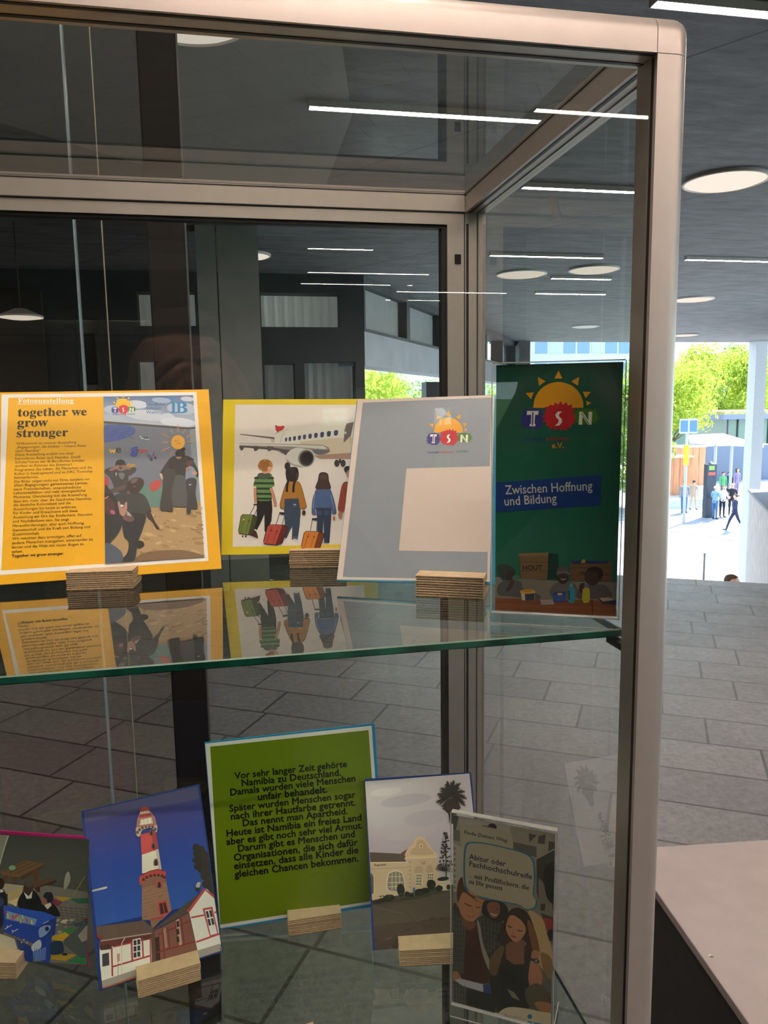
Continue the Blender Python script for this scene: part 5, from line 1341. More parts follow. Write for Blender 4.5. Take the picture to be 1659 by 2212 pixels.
# ------------------------------------------------------------------ photo card of the pale gabled building
fw = frame_of((0.1689, 0.6544, -0.517), -0.119, 0.4259, 0.011)
wc = card('photo_card', 'dark blue edged photo card of a pale gabled building and a palm', 'photo card', fw, 0.110, 0.1561, '#1f3f92')
A = Art(fw, C7, LO)
cq = [(88, 226), (1148, 146), (1300, 1890), (188, 1935)]; A.clip = cq
A.grad([(88, 226), (1148, 146), (1230, 960), (130, 960)], '#b3acb2', '#a298a4'); A.poly([(130, 950), (1230, 940), (1240, 1240), (150, 1420)], '#a79ea6')
for x, y, rx, ry, c in ((500, 420, 260, 60, '#9f99a4'), (330, 620, 200, 70, '#a9a3ab'), (700, 600, 220, 80, '#a29ba6'), (560, 760, 260, 60, '#aaa0a8'), (300, 330, 160, 40, '#b9b3b8')): A.ell(x, y, rx, ry, c, -8)
A.poly([(150, 1480), (960, 1330), (1260, 1300), (1300, 1900), (188, 1940)], '#4a4238'); A.poly([(170, 1700), (1280, 1560), (1300, 1900), (188, 1940)], '#433930')
A.line([(165, 1500), (480, 1570)], 4, '#615a50'); A.line([(650, 1372), (960, 1395)], 3, '#59534a')
A.specks([(180, 1650), (1270, 1560), (1290, 1880), (190, 1920)], 26, ['#3a3028', '#51473c', '#372c25'], 8, 40, 5, 0.3)
# building
A.poly([(133, 945), (450, 960), (510, 1045), (142, 1050)], '#4f463d'); A.poly([(450, 955), (530, 905), (520, 1010), (460, 1010)], '#5a4437')
A.poly([(142, 1050), (528, 1045), (556, 1360), (160, 1435)], '#b5a085'); A.line([(142, 1050), (525, 1046)], 9, '#cbb596'); A.line([(142, 1115), (530, 1100)], 5, '#94826a')
A.poly([(520, 1010), (820, 1000), (848, 1300), (555, 1365)], '#b39c82'); A.poly([(490, 1005), (500, 985), (815, 970), (826, 1000), (505, 1018)], '#c9ae8c')
A.blob([(505, 985), (500, 950), (540, 885), (575, 860), (590, 815), (640, 790), (690, 805), (725, 850), (745, 880), (790, 935), (805, 950), (808, 980), (650, 990)], '#c0a688'); A.poly([(505, 990), (505, 960), (808, 950), (806, 985)], '#c0a688')
A.blob([(560, 970), (560, 920), (600, 890), (610, 840), (655, 815), (700, 840), (720, 885), (760, 920), (770, 965)], '#ad9478'); A.ell(658, 882, 20, 24, '#c7b49c'); A.line([(658, 864), (658, 902)], 6, '#99463a'); A.line([(643, 884), (673, 882)], 6, '#99463a')
A.text('Rupprecht', (183, 1086), (302, 1080), '#3a2f26', 0.03); A.text('EST. 1900', (652, 1048), (702, 1045), '#5a4a3a', 0.02); A.text('1902', (662, 1070), (697, 1068), '#5a4a3a', 0.02)
A.blob([(316, 1330), (316, 1190), (340, 1148), (400, 1130), (455, 1145), (482, 1190), (484, 1330)], '#cfc0a4'); A.blob([(324, 1328), (324, 1195), (345, 1155), (400, 1140), (450, 1152), (474, 1195), (476, 1325)], '#7d7468')
for x in (362, 400, 438): A.line([(x, 1142), (x, 1328)], 5, '#cfc0a4')
for y in (1190, 1250, 1292): A.line([(320, y + 5), (480, y)], 5, '#cfc0a4')
A.blob([(146, 1350), (146, 1165), (165, 1180), (178, 1230), (178, 1350)], '#57503f'); A.line([(178, 1200), (178, 1355)], 6, '#cfc0a4')
for x0_, x1_, yt in ((604, 664, 1165), (718, 772, 1158)):
    A.blob([(x0_ - 8, yt - 8), (x0_ - 6, yt - 60), ((x0_ + x1_) / 2, yt - 85), (x1_ + 2, yt - 60), (x1_ + 4, yt - 10)], '#a38d72')
    A.poly([(x0_, yt), (x1_, yt - 4), (x1_ + 8, yt + 115), (x0_ + 6, yt + 125)], '#d0c2a8')
    for i in range(3):
        for k in range(4): A.poly([(x0_ + 5 + i * 19, yt + 6 + k * 29), (x0_ + 18 + i * 19, yt + 5 + k * 29), (x0_ + 20 + i * 19, yt + 28 + k * 29), (x0_ + 7 + i * 19, yt + 29 + k * 29)], '#5b544b')
for y in range(1040, 1330, 42): A.poly([(535, y), (552, y - 2), (554, y + 14), (537, y + 16)], '#9a866c')
A.poly([(150, 1440), (560, 1355), (850, 1290), (1240, 1240), (1250, 1310), (960, 1345), (150, 1490)], '#3d3a2e'); A.poly([(830, 1240), (960, 1228), (962, 1330), (850, 1335)], '#b3a48e')
# planting
for x, y, rx, ry in ((450, 1328, 40, 64), (760, 1272, 46, 50), (330, 1410, 62, 36), (270, 1430, 60, 22), (210, 1450, 46, 18), (640, 1350, 60, 34), (700, 1335, 50, 30), (840, 1312, 38, 30), (515, 1370, 28, 26), (935, 1300, 22, 28), (570, 1385, 40, 16), (880, 1215, 60, 20)): A.ell(x, y, rx, ry, '#1e2218', -6)
A.specks([(180, 1400), (880, 1270), (880, 1340), (190, 1470)], 60, ['#2c3322', '#161a12', '#38402c'], 5, 14, 6, 0.8)
A.poly([(572, 1305), (594, 1303), (596, 1345), (574, 1348)], '#2c5a9a'); A.line([(586, 1345), (590, 1395)], 5, '#8f8778')
rnd = random.Random(4)
for k in range(9):
    w_ = 16 + k * 6.5; y = 760 + k * 38
    for j in range(7):
        x = 904 + rnd.uniform(-1, 1) * w_; A.ell(x, y + rnd.uniform(-14, 14), 13, 8, '#1d221b', rnd.uniform(-40, 40), n=8)
A.line([(904, 750), (912, 1200)], 9, '#1c1d18')
for a in range(-170, 20, 16): A.line([(885, 1130), (885 + 85 * math.cos(R(a)), 1130 + 80 * math.sin(R(a)))], 8, '#1f261d')
A.poly([(925, 500), (1030, 490), (1000, 640), (965, 660), (945, 640)], '#241f1b'); A.blob([(900, 490), (930, 410), (1000, 395), (1035, 470), (1035, 530), (960, 560), (915, 530)], '#2b2520')
for k in range(26):
    a = R(-200 + k * 9.0); l = 105 + 22 * math.sin(k * 2.1); cx_, cy_ = 968, 370
    ex, ey = cx_ + l * math.cos(a) * 1.05, cy_ + l * math.sin(a) * 1.15 + (26 if abs(math.cos(a)) > 0.7 else 0)
    A.line([(cx_, cy_), ((cx_ + ex) / 2, (cy_ + ey) / 2 - 8), (ex, ey)], 22, '#26241f')
    for t in (-1, 0, 1): A.line([(ex - 10 * math.cos(a), ey - 10 * math.sin(a)), (ex + 24 * math.cos(a + t * 0.5), ey + 24 * math.sin(a + t * 0.5) + 6)], 6, '#26241f')
for x0_, y0_, x1_, y1_ in ((940, 400, 870, 480), (1000, 400, 1060, 440), (1010, 400, 1050, 500), (930, 410, 880, 510)): A.line([(x0_, y0_), (x1_, y1_)], 18, '#26241f')
A.build('print', wc)
kraft_block(0.1364, 0.6423, ZL, R(-8.5), 0.0570, 0.0175, fw, 'kraft board block holding the photo card of the gabled building', seed=6)

# ------------------------------------------------------------------ football table photo card (far left, cut by the frame)
fo = frame_of((-0.2223, 0.7236, -0.517), -0.3962, 0.1193, 0.0332)
fc_ = card('photo_card', 'magenta edged photo card of children at a blue football table', 'photo card', fo, 0.155, 0.1217, '#c01a74')
A = Art(fo, C5, LO)
cq = [(-330, 480), (640, 540), (625, 1440), (-290, 1385)]; A.clip = cq
A.poly(cq, '#4a4c48'); A.grad([(-330, 480), (640, 540), (630, 960), (-300, 880)], '#3a3c39', '#50514c')
for k in range(14): A.line([(-300, 560 + k * 28), (636, 615 + k * 27)], 2.5, '#454743')
A.poly([(-300, 480), (70, 512), (30, 600), (0, 720), (-300, 700)], '#77776c'); A.line([(60, 515), (20, 640), (0, 720)], 8, '#a7a898')
A.poly([(280, 860), (640, 920), (630, 1440), (0, 1400), (60, 1000)], '#6d6b64')
for pts_, c in (([(380, 945), (520, 960), (450, 985)], '#b08a34'), ([(375, 965), (450, 990), (420, 1020), (370, 1000)], '#7a3440'), ([(500, 965), (640, 960), (640, 1000), (560, 1000)], '#2c5a44'), ([(580, 1115), (650, 1100), (650, 1150), (600, 1140)], '#6d1a28'), ([(440, 1195), (530, 1165), (560, 1190), (490, 1220)], '#3d7a4a'), ([(380, 1230), (470, 1205), (500, 1225), (450, 1270), (370, 1260)], '#c09a2a'), ([(500, 1150), (600, 1125), (640, 1145), (560, 1170)], '#2c4a6a'), ([(370, 1355), (555, 1365), (470, 1410), (365, 1400)], '#b3922a'), ([(480, 1420), (560, 1375), (640, 1390), (630, 1440)], '#2c7a4c')): A.poly(pts_, c)
for r_ in range(7):
    for k in range(6): A.poly([(425 + k * 36 + r_ * 4, 1020 + r_ * 20 + k * 3), (452 + k * 36 + r_ * 4, 1023 + r_ * 20 + k * 3), (450 + k * 36 + r_ * 4, 1034 + r_ * 20 + k * 3), (422 + k * 36 + r_ * 4, 1031 + r_ * 20 + k * 3)], '#57564f')
A.specks([(410, 1110), (540, 1110), (450, 1200), (390, 1250)], 26, ['#a39f92', '#c0bbae'], 8, 24, 8, 0.4)
A.poly([(465, 1255), (575, 1165), (645, 1140), (640, 1390), (560, 1370), (460, 1290)], '#4c5254'); A.poly([(560, 1230), (620, 1160), (655, 1140), (650, 1250), (590, 1275)], '#9a9488')
# picnic table
A.poly([(0, 770), (190, 690), (328, 715), (150, 810), (40, 805)], '#6a4f36')
for k in range(3): A.line([(30 + k * 40, 770 + k * 8), (200 + k * 40, 698 + k * 6)], 4, '#463322')
A.poly([(150, 806), (326, 716), (326, 732), (160, 830)], '#4a3625'); A.poly([(30, 795), (60, 800), (45, 860), (20, 850)], '#5a4028'); A.poly([(235, 770), (275, 755), (280, 835), (250, 840)], '#5a4028'); A.poly([(85, 815), (120, 810), (130, 850), (95, 850)], '#5a4028')
A.poly([(160, 870), (380, 812), (410, 825), (250, 890)], '#5b4530'); A.poly([(250, 888), (408, 828), (408, 845), (290, 880), (292, 918), (270, 915)], '#3c2b1c'); A.ell(92, 742, 24, 18, '#6a9a74')
A.poly([(0, 850), (180, 870), (120, 940), (0, 920)], '#9a8f7e'); A.poly([(60, 920), (170, 880), (150, 1010), (60, 1000)], '#a8956c'); A.poly([(60, 985), (140, 955), (120, 1020)], '#c9b78c')
# children
A.blob([(-20, 900), (20, 890), (50, 940), (50, 1020), (-20, 1060)], '#1b1d22'); A.ell(12, 855, 24, 38, '#2a1c18'); A.poly([(0, 900), (20, 895), (30, 915), (5, 920)], '#bdb8b0')
A.blob([(130, 1015), (165, 920), (240, 900), (290, 960), (305, 1040), (230, 1060)], '#14161a'); A.ell(208, 880, 34, 48, '#3f2c28'); A.ell(212, 858, 30, 26, '#4c4440'); A.poly([(175, 915), (210, 945), (238, 905), (230, 960), (195, 965)], '#c4beb6')
A.blob([(290, 1045), (320, 1000), (385, 1000), (425, 1050), (430, 1090), (350, 1080)], '#14161a'); A.ell(330, 975, 28, 36, '#8a5a44'); A.blob([(315, 950), (330, 920), (370, 918), (386, 950), (375, 990), (350, 1000), (335, 965)], '#151a2c'); A.poly([(320, 1010), (365, 990), (375, 1010), (345, 1040)], '#c4beb6')
A.blob([(-30, 1000), (20, 960), (40, 1020), (40, 1120), (-30, 1200)], '#151c38'); A.ell(8, 985, 24, 32, '#33405a')
# football table
A.poly([(30, 1010), (330, 1060), (410, 1095), (400, 1220), (300, 1270), (290, 1300), (30, 1200)], '#1c3f9c'); A.poly([(30, 1010), (330, 1060), (405, 1092), (280, 1165), (40, 1110)], '#2450b4'); A.poly([(55, 1050), (270, 1110), (255, 1155), (45, 1105)], '#6f8aa8')
for x, y, c in ((60, 1085, '#c9a83a'), (95, 1095, '#b03a48'), (130, 1105, '#c9a83a'), (165, 1095, '#c9a83a'), (195, 1120, '#b03a48'), (230, 1132, '#c8b89a'), (40, 1060, '#b03a48'), (150, 1125, '#c9a83a')): A.line([(x, y - 16), (x + 4, y + 14)], 10, c)
A.line([(85, 1115), (140, 1075)], 12, '#b34054'); A.poly([(280, 1165), (405, 1095), (395, 1220), (300, 1255)], '#17357e'); A.blob([(285, 1180), (325, 1155), (370, 1160), (340, 1215), (290, 1240)], '#7d96c4'); A.ell(342, 1178, 14, 16, '#0f1c40')
A.poly([(120, 1250), (240, 1310), (240, 1430), (210, 1430), (140, 1320)], '#17357e'); A.poly([(295, 1255), (375, 1220), (360, 1430), (305, 1425)], '#1a3d94'); A.blob([(232, 1300), (290, 1255), (300, 1310), (245, 1340)], '#b6c0cc'); A.poly([(240, 1340), (335, 1310), (330, 1400), (250, 1410)], '#6c88c4')
for k in range(7): A.line([(255 + k * 12, 1320), (250 + k * 12, 1405)], 4, '#1c3f9c')
for x, y in ((60, 1160), (95, 1190), (178, 1255), (200, 1278), (160, 1275)): A.ell(x, y, 5, 5, '#c9d0dc')
A.line([(40, 1180), (90, 1150)], 5, '#c9d0dc'); A.line([(90, 1205), (135, 1178)], 5, '#c9d0dc'); A.line([(315, 1140), (355, 1120)], 5, '#a9b8dc')
A.poly([(0, 1210), (110, 1250), (130, 1320), (0, 1320)], '#b0aa9e'); A.blob([(370, 1275), (440, 1265), (460, 1300), (455, 1350), (375, 1362), (368, 1320)], '#16304a'); A.ell(470, 1360, 20, 9, '#1c2a30'); A.line([(525, 950), (615, 800)], 5, '#8a7a4a'); A.blob([(475, 790), (500, 770), (510, 830), (480, 890), (462, 880)], '#8d8c80')
A.build('print', fc_)
kraft_block(-0.2159 - 0.058 * math.cos(R(-14)), 0.7041 - 0.058 * math.sin(R(-14)), ZL, R(-14), 0.058, 0.0172, fo, 'kraft board block at the foot of the magenta edged card', seed=7)
# cream card corner that just enters the frame at the bottom
_p = atZ(676, 2206.5, ZL + 0.020)
_q = Vector((_p.x - 0.055 * math.cos(R(12)) + 0.036 * math.sin(R(12)), _p.y - 0.055 * math.sin(R(12)) - 0.036 * math.cos(R(12)), ZL))
_fb = frame_of(_q + Vector((0.025, 0.022, 0.006)), R(12), 0.12, 0.0)
kraft_block(_q.x, _q.y, ZL, R(12), 0.055, 0.020, _fb, 'kraft board block at the very bottom of the photo, only its rear corner showing', seed=8)

# ================================================================== grey cabinet beside the case
TP = [atZ(1430, 1834, -0.90), atZ(1659, 1822, -0.90), atZ(1428, 1940, -0.90), atZ(1622, 2212, -0.90)]
cx0, cy1, ztop = 0.735, 1.305, -0.90
cab = thing('cabinet', 'low cabinet with a pinkish grey top and a dark side, right of the case', 'cabinet', (1.129, 0.917, FLOOR), R(-6.5))
def cb_(mb, name, mats):
    q = mb.build(name, mats); q.parent = cab; q.matrix_parent_inverse = Matrix.Identity(4); return q
cb_(MB().box(-0.41, 0.55, -0.42, 0.36, 0.02, ztop - FLOOR - 0.016), 'body', pmat('dark cabinet panel', (0.022, 0.021, 0.019), 0.55))
cb_(MB().box(-0.415, 0.555, -0.425, 0.365, ztop - FLOOR - 0.016, ztop - FLOOR, bevel='all', r=0.0015, seg=2), 'top', pmat('pinkish grey laminate', (0.38, 0.335, 0.32), 0.5, var=0.04, scale=20))
cb_(MB().box(-0.38, 0.52, -0.38, 0.33, 0.0, 0.02), 'base', pmat('black plinth', (0.01, 0.01, 0.01), 0.6))
_s = atZ(1536, 2065, ztop); _m = Matrix.Translation(cab.location) @ Matrix.Rotation(R(-6.5), 4, 'Z')
_l = _m.inverted() @ _s
cb_(MB().lathe([(0.0001, 0.0012), (0.0022, 0.0010), (0.0040, 0.0)], (_l.x, _l.y, ztop - FLOOR), n=20), 'screw', pmat('steel screw', (0.5, 0.45, 0.42), 0.35, metal=1))

# ================================================================== outdoors
PAVE = pmat('bright plaza paving', (0.37, 0.38, 0.39), 0.8, var=0.15, scale=0.6)
ASPH = pmat('grey road asphalt', (0.20, 0.22, 0.24), 0.85, var=0.2, scale=1.5)
struct(MB().box(-260, 320, 8, 420, PLAZA - 0.3, PLAZA).build('ground', PAVE), 'sunlit pale paved plaza')
struct(MB().box(-120, 120, -90, -12.5, FLOOR - 1.2, FLOOR - 0.6).build('ground_rear', pmat('grass', (0.10, 0.17, 0.04), 0.9, var=0.3, scale=1)), 'lawn behind the building')
a_, b_ = atZ(1455, 1148, PLAZA), atZ(1606, 1172, PLAZA)
rd = (b_ - a_).normalized(); rn = Vector((-rd.y, rd.x, 0))
if rn.y < 0: rn = -rn
c_ = [a_ - rd * 20, b_ + rd * 20, b_ + rd * 20 + rn * 5.5, a_ - rd * 20 + rn * 5.5]
struct(MB().prism([(p.x, p.y) for p in c_], PLAZA + 0.001, PLAZA + 0.02).build('road', ASPH), 'grey strip of road crossing the plaza')
hl = MB(); N = 60
for k in range(N + 1):
    x = -300 + 900 * k / N; h_ = 34 + 12 * math.sin(k * 0.35) + 7 * math.sin(k * 0.9 + 1)
    hl.add([(x, 520, PLAZA - 2), (x, 560, h_ * 0.75), (x, 640, h_)], [])
fs = []
for k in range(N):
    for j in range(2): fs.append((3 * k + j, 3 * k + 3 + j, 3 * k + 4 + j, 3 * k + 1 + j))
hl.add([], fs)
hl.f = fs; hl.m = [0] * len(fs); hl.smooth = [True] * len(fs)
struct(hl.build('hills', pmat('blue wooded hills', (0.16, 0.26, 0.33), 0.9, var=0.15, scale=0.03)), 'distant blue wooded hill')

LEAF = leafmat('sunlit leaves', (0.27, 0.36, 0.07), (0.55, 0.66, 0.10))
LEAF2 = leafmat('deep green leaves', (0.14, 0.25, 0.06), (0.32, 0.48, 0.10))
BARK = pmat('grey brown bark', (0.12, 0.09, 0.07), 0.9, var=0.3, scale=8, bump=0.3)


def tree(x, y, zb, zt, r, mat, label, n=2600, ls=0.30, seed=1, low=0.22):
    rnd = random.Random(seed); H = zt - zb
    o = thing('tree', label, 'tree', (x, y, zb))
    mb = MB()
    mb.cyl((0, 0, 0), (0.1, 0, H * 0.45), 0.035 * H * 0.6, 0.022 * H * 0.6, 10)
    tips = []
    for k in range(9):
        a = rnd.uniform(0, 6.28); e = rnd.uniform(0.5, 1.2); l = H * rnd.uniform(0.22, 0.36)
        p0 = Vector((0.06, 0, H * rnd.uniform(0.25, 0.45))); p1 = p0 + Vector((math.cos(a) * math.cos(e), math.sin(a) * math.cos(e), math.sin(e))) * l
        mb.cyl(p0, p1, 0.010 * H, 0.004 * H, 7)
    mb.build('trunk', BARK, o)
    # leaf clumps
    cl = []
    for k in range(26):
        t = rnd.uniform(low, 0.97); rr = r * math.sqrt(max(0.08, 1 - ((t - (1 + low) / 2) / ((1 - low) / 2 + 0.02)) ** 2)); a = rnd.uniform(0, 6.28); q = math.sqrt(rnd.random())
        cl.append((math.cos(a) * rr * q * 0.85, math.sin(a) * rr * q * 0.85, H * t, r * rnd.uniform(0.26, 0.42)))
    mb = MB(); V, F = [], []
    for k in range(n):
        c = rnd.choice(cl)
        d = Vector((rnd.gauss(0, 1), rnd.gauss(0, 1), rnd.gauss(0, 0.8))).normalized() * c[3] * rnd.random() ** 0.4
        p = Vector(c[:3]) + d
        nrm = (d + Vector((rnd.gauss(0, .4), rnd.gauss(0, .4), rnd.gauss(0, .4) + 0.3))).normalized()
        t1 = nrm.orthogonal().normalized(); t1 = Matrix.Rotation(rnd.uniform(0, 6.28), 3, nrm) @ t1; t2 = nrm.cross(t1)
        s_ = ls * rnd.uniform(0.6, 1.3); b = len(V)
        V += [p - t1 * s_, p + t2 * s_ * 0.45, p + t1 * s_, p - t2 * s_ * 0.45 + nrm * s_ * 0.15]; F.append((b, b + 1, b + 2, b + 3))
    mb.add(V, F)
    me = bpy.data.meshes.new('crown'); me.from_pydata(mb.v, [], mb.f); me.materials.append(mat)
    q = bpy.data.objects.new('crown', me); COL.objects.link(q); q.parent = o
    return o


def tree_at(px, py_top, Y, r, mat, label, **k):
    p = atY(px, py_top, Y); return tree(p.x, Y, k.pop('zb', PLAZA), p.z, r, mat, label, **k)


tree_at(1446, 800, 54, 4.3, LEAF, 'bright yellow-green tree above the blue sign, nearest of the plaza trees', seed=2, n=11000, ls=0.17, low=0.50)
tree_at(1562, 764, 72, 6.2, LEAF, 'tall rounded bright green tree right of the case post', seed=3, n=12000, ls=0.24, low=0.38)
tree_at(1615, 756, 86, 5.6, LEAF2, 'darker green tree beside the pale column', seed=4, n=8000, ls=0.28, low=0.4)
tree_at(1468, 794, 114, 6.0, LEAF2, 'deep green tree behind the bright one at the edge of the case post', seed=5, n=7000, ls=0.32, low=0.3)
tree_at(1660, 800, 94, 4.4, LEAF, 'green tree partly hidden by the pale column', seed=6, n=6000, ls=0.24, low=0.4)
tree_at(775, 776, 30, 2.9, LEAF, 'bright tree at the left edge of the opening under the pale fascia', seed=7, n=8000, ls=0.14)
tree_at(832, 826, 38, 2.6, LEAF, 'low bright tree in the middle of the opening under the pale fascia', seed=8, n=8000, ls=0.15)
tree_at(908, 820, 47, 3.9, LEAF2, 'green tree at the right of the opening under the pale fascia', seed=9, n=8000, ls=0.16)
tree_at(1052, 812, 34, 2.4, LEAF, 'bright tree between the back post of the case and the dark green leaflet', seed=10, n=7000, ls=0.15)
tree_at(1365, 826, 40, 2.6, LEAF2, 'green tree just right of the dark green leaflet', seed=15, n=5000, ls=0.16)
for k, (x, y, h_) in enumerate(((-8.0, -17, 1.2), (-2.6, -17.5, 2.0), (2.2, -16.5, 0.2), (5.9, -20, 1.0), (10.4, -17, 3))):
    tree(x, y, FLOOR - 0.8, h_, 2.3, LEAF2 if k % 2 else LEAF, 'leafy tree outside the windows behind the photographer', n=600, ls=0.16, seed=20 + k, low=0.12)['group'] = 'trees behind the photographer'

# glass office building beyond the plaza
q0, q1 = atY(1146, 740, 75), atY(1372, 740, 75)
ob = thing('office_building', 'pale blue glass office building beyond the plaza', 'building', ((q0.x + q1.x) / 2, 75, PLAZA))
hw_ = (q1.x - q0.x) / 2
MB().box(-hw_, hw_, 0.0, 10, 0, 15.5).build('wall', pmat('pale building panel', (0.55, 0.62, 0.70), 0.5, var=0.08, scale=0.5), ob)
for k in range(7):
    for j in range(3):
        x0_ = -hw_ + 0.4 + k * (2 * hw_ - 0.8) / 7
        MB().box(x0_ + 0.12, x0_ + (2 * hw_ - 0.8) / 7 - 0.12, -0.06, -0.005, 2.0 + j * 4.6, 5.6 + j * 4.6).build('window', pmat('blue window glass', (0.16, 0.28, 0.46) if (k + j) % 3 else (0.36, 0.46, 0.60), 0.1, spec=0.8) if (k + j) % 3 else pmat('light window glass', (0.42, 0.52, 0.64), 0.1, spec=0.8), ob)

# pavilion with a planted roof, white canopy, planters
def out_box(px0, px1, Y, py0, py1, depth): # box whose front face spans these pixels at distance Y
    a, b = atY(px0, py1, Y), atY(px1, py0, Y); return a.x, b.x, Y, Y + depth, a.z, b.z
bx = out_box(1566, 1650, 56, 905, 1000, 8)
pv = thing('pavilion', 'low glass pavilion with a planted flat roof', 'building', (bx[0], 56, PLAZA))
def pvp(mb, nm, mt):
    q = mb.build(nm, mt); q.parent = pv; q.matrix_parent_inverse = Matrix.Translation(-Vector(pv.location)); return q
zt_ = atY(1600, 905, 56).z
pvp(MB().box(bx[0], bx[1] + 6, 56, 64, PLAZA, zt_), 'wall', pmat('dark green glazing', (0.12, 0.20, 0.14), 0.15, spec=0.8))
for k in range(7): pvp(MB().box(bx[0] + k * 0.95, bx[0] + k * 0.95 + 0.09, 55.9, 56, PLAZA, zt_), 'mullion', pmat('dark mullion', (0.04, 0.05, 0.06), 0.5))
pvp(MB().box(bx[0] - 0.9, bx[1] + 6, 55.2, 64.5, zt_, zt_ + 0.38), 'roof', pmat('blue grey roof edge', (0.16, 0.20, 0.30), 0.5))
pvp(MB().box(bx[0] - 0.7, bx[1] + 6, 55.4, 64.5, zt_ + 0.38, zt_ + 0.66), 'planting', pmat('dry sedum planting', (0.42, 0.40, 0.16), 0.95, var=0.4, scale=3))
cY = 41
a_, b_, d_ = atY(1490, 953, cY), atY(1650, 962, cY), atY(1650, 934, cY + 4)
cn = thing('canopy', 'white sloping canopy roof on slim posts in front of the pavilion', 'canopy', (a_.x, cY, PLAZA))
def cnp(mb, nm, mt):
    q = mb.build(nm, mt); q.parent = cn; q.matrix_parent_inverse = Matrix.Translation(-Vector(cn.location)); return q
V_ = [(a_.x, cY, a_.z), (b_.x, cY, b_.z), (b_.x, cY + 4, d_.z), (a_.x + 2.5, cY + 4, d_.z - 0.05)]
cnp(MB().add(V_ + [(p[0], p[1], p[2] - 0.14) for p in V_], [[0, 1, 2, 3], [7, 6, 5, 4], [0, 4, 5, 1], [1, 5, 6, 2], [2, 6, 7, 3], [3, 7, 4, 0]]), 'roof', pmat('white canopy sheet', (0.75, 0.76, 0.78), 0.5))
for px in (1588, 1553): cnp(MB().cyl((atY(px, 960, cY).x, cY + 0.3, PLAZA), (atY(px, 960, cY).x, cY + 0.3, a_.z - 0.1), 0.09, n=12), 'post', pmat('grey steel post', (0.35, 0.38, 0.42), 0.4))
bx = out_box(1524, 1612, 52, 962, 996, 3)
_sh = tag(MB().box(bx[0], bx[1] + 3, 52, 54, PLAZA, bx[5]).build('dark_shed', pmat('dark grey blue metal', (0.10, 0.14, 0.20), 0.5), loc=(bx[0], 52, PLAZA)), 'dark blue-grey shed wall under the white canopy', 'shed')
TER = pmat('orange timber planks', (0.52, 0.24, 0.12), 0.7, var=0.2, scale=2, stretch=(4, 4, 0.4))
def planter(px0, px1, py0, py1, Y, label):
    bx = out_box(px0, px1, Y, py0, py1, 2.2)
    o = thing('timber_planter', label, 'planter', ((bx[0] + bx[1]) / 2, Y + 1.1, PLAZA))
    w_ = (bx[1] - bx[0]) / 2; h_ = bx[5] - PLAZA
    MB().box(-w_, w_, -1.1, 1.1, 0.0, h_ - 0.1).build('box', TER, o)
    MB().box(-w_ - 0.04, w_ + 0.04, -1.14, 1.14, h_ - 0.1, h_).build('rim', pmat('pale timber rim', (0.62, 0.45, 0.34), 0.6), o)
    for k in range(4): MB().box(-w_ + 2 * w_ * k / 4 + 0.02, -w_ + 2 * w_ * k / 4 + 0.10, -1.13, -1.1, 0.0, h_ - 0.1).build('batten', TER, o)
planter(1468, 1525, 963, 1004, 50, 'long orange timber planter behind the blue sign, farther one')
planter(1440, 1498, 985, 1028, 45, 'orange timber planter behind the blue sign, nearer one')

# blue sign on a post with a yellow sleeve
sY = 34
sb = atY(1481, 1020, sY); bs = thing('road_sign', 'blue square road sign on a grey post with a yellow sleeve', 'sign', (sb.x, sY, PLAZA))
def z_(py): return atY(1481, py, sY).z - PLAZA
MB().cyl((0, 0, 0), (0, 0, z_(908)), 0.07, n=12).build('post', pmat('grey steel post', (0.35, 0.38, 0.42), 0.4), bs)
MB().cyl((0, 0, z_(1004)), (0, 0, z_(961)), 0.13, n=16).build('sleeve', pmat('yellow sleeve', (0.75, 0.55, 0.02), 0.5), bs)
w_ = (atY(1503, 920, sY).x - atY(1465, 920, sY).x) / 2
MB().box(-w_, w_, -0.12, -0.08, z_(936), z_(905)).build('frame', pmat('pale blue sign edge', (0.45, 0.58, 0.75), 0.5), bs)
for s_ in (-1, 1): MB().box(min(0.05 * s_, (w_ - .03) * s_), max(0.05 * s_, (w_ - .03) * s_), -0.135, -0.12, z_(933), z_(908)).build('panel', pmat('blue sign face', (0.06, 0.16, 0.45), 0.5), bs)
# dark information pillar
iY = 35.5
ib_ = atY(1530, 1118, iY); ip = thing('information_pillar', 'tall dark information pillar with a green and a red panel', 'pillar', (ib_.x, iY, PLAZA))
def zi(py): return atY(1530, py, iY).z - PLAZA
w_ = (atY(1541, 1060, iY).x - atY(1521, 1060, iY).x) / 2
MB().box(-w_, w_, -0.15, 0.15, 0, zi(1003)).build('body', pmat('dark navy pillar', (0.02, 0.03, 0.05), 0.4), ip)
MB().lathe([(w_ * .7, zi(1003)), (w_ * .3, zi(998)), (0.001, zi(997))], n=16).build('cap', pmat('dark navy pillar', (0.02, 0.03, 0.05), 0.4), ip)
MB().box(-w_ * .7, w_ * .5, -0.165, -0.15, zi(1015), zi(1006)).build('green_panel', pmat('green panel', (0.20, 0.40, 0.08), 0.5), ip)
MB().box(-w_ * .8, w_ * .7, -0.165, -0.15, zi(1026), zi(1020)).build('red_panel', pmat('red panel', (0.65, 0.08, 0.05), 0.5), ip)
# slim handrail post of the stair
hp = atY(1520, 1245, 9.0)


def stair_z(x, y):
    a = (Vector((x, y, 0)) - E0).dot(ND)
    return FLOOR - rise * (int(a / 0.30) + 1)


pz = atY(1520, 1195, 9.0).z
hz = stair_z(hp.x, 9.0)
tag(MB().cyl((hp.x, 9.0, hz + 0.001), (hp.x, 9.0, pz), 0.014, n=10).build('handrail_post', pmat('grey steel post', (0.35, 0.38, 0.42), 0.4), loc=(hp.x, 9.0, hz)), 'slim grey post standing on the stair edge', 'post')

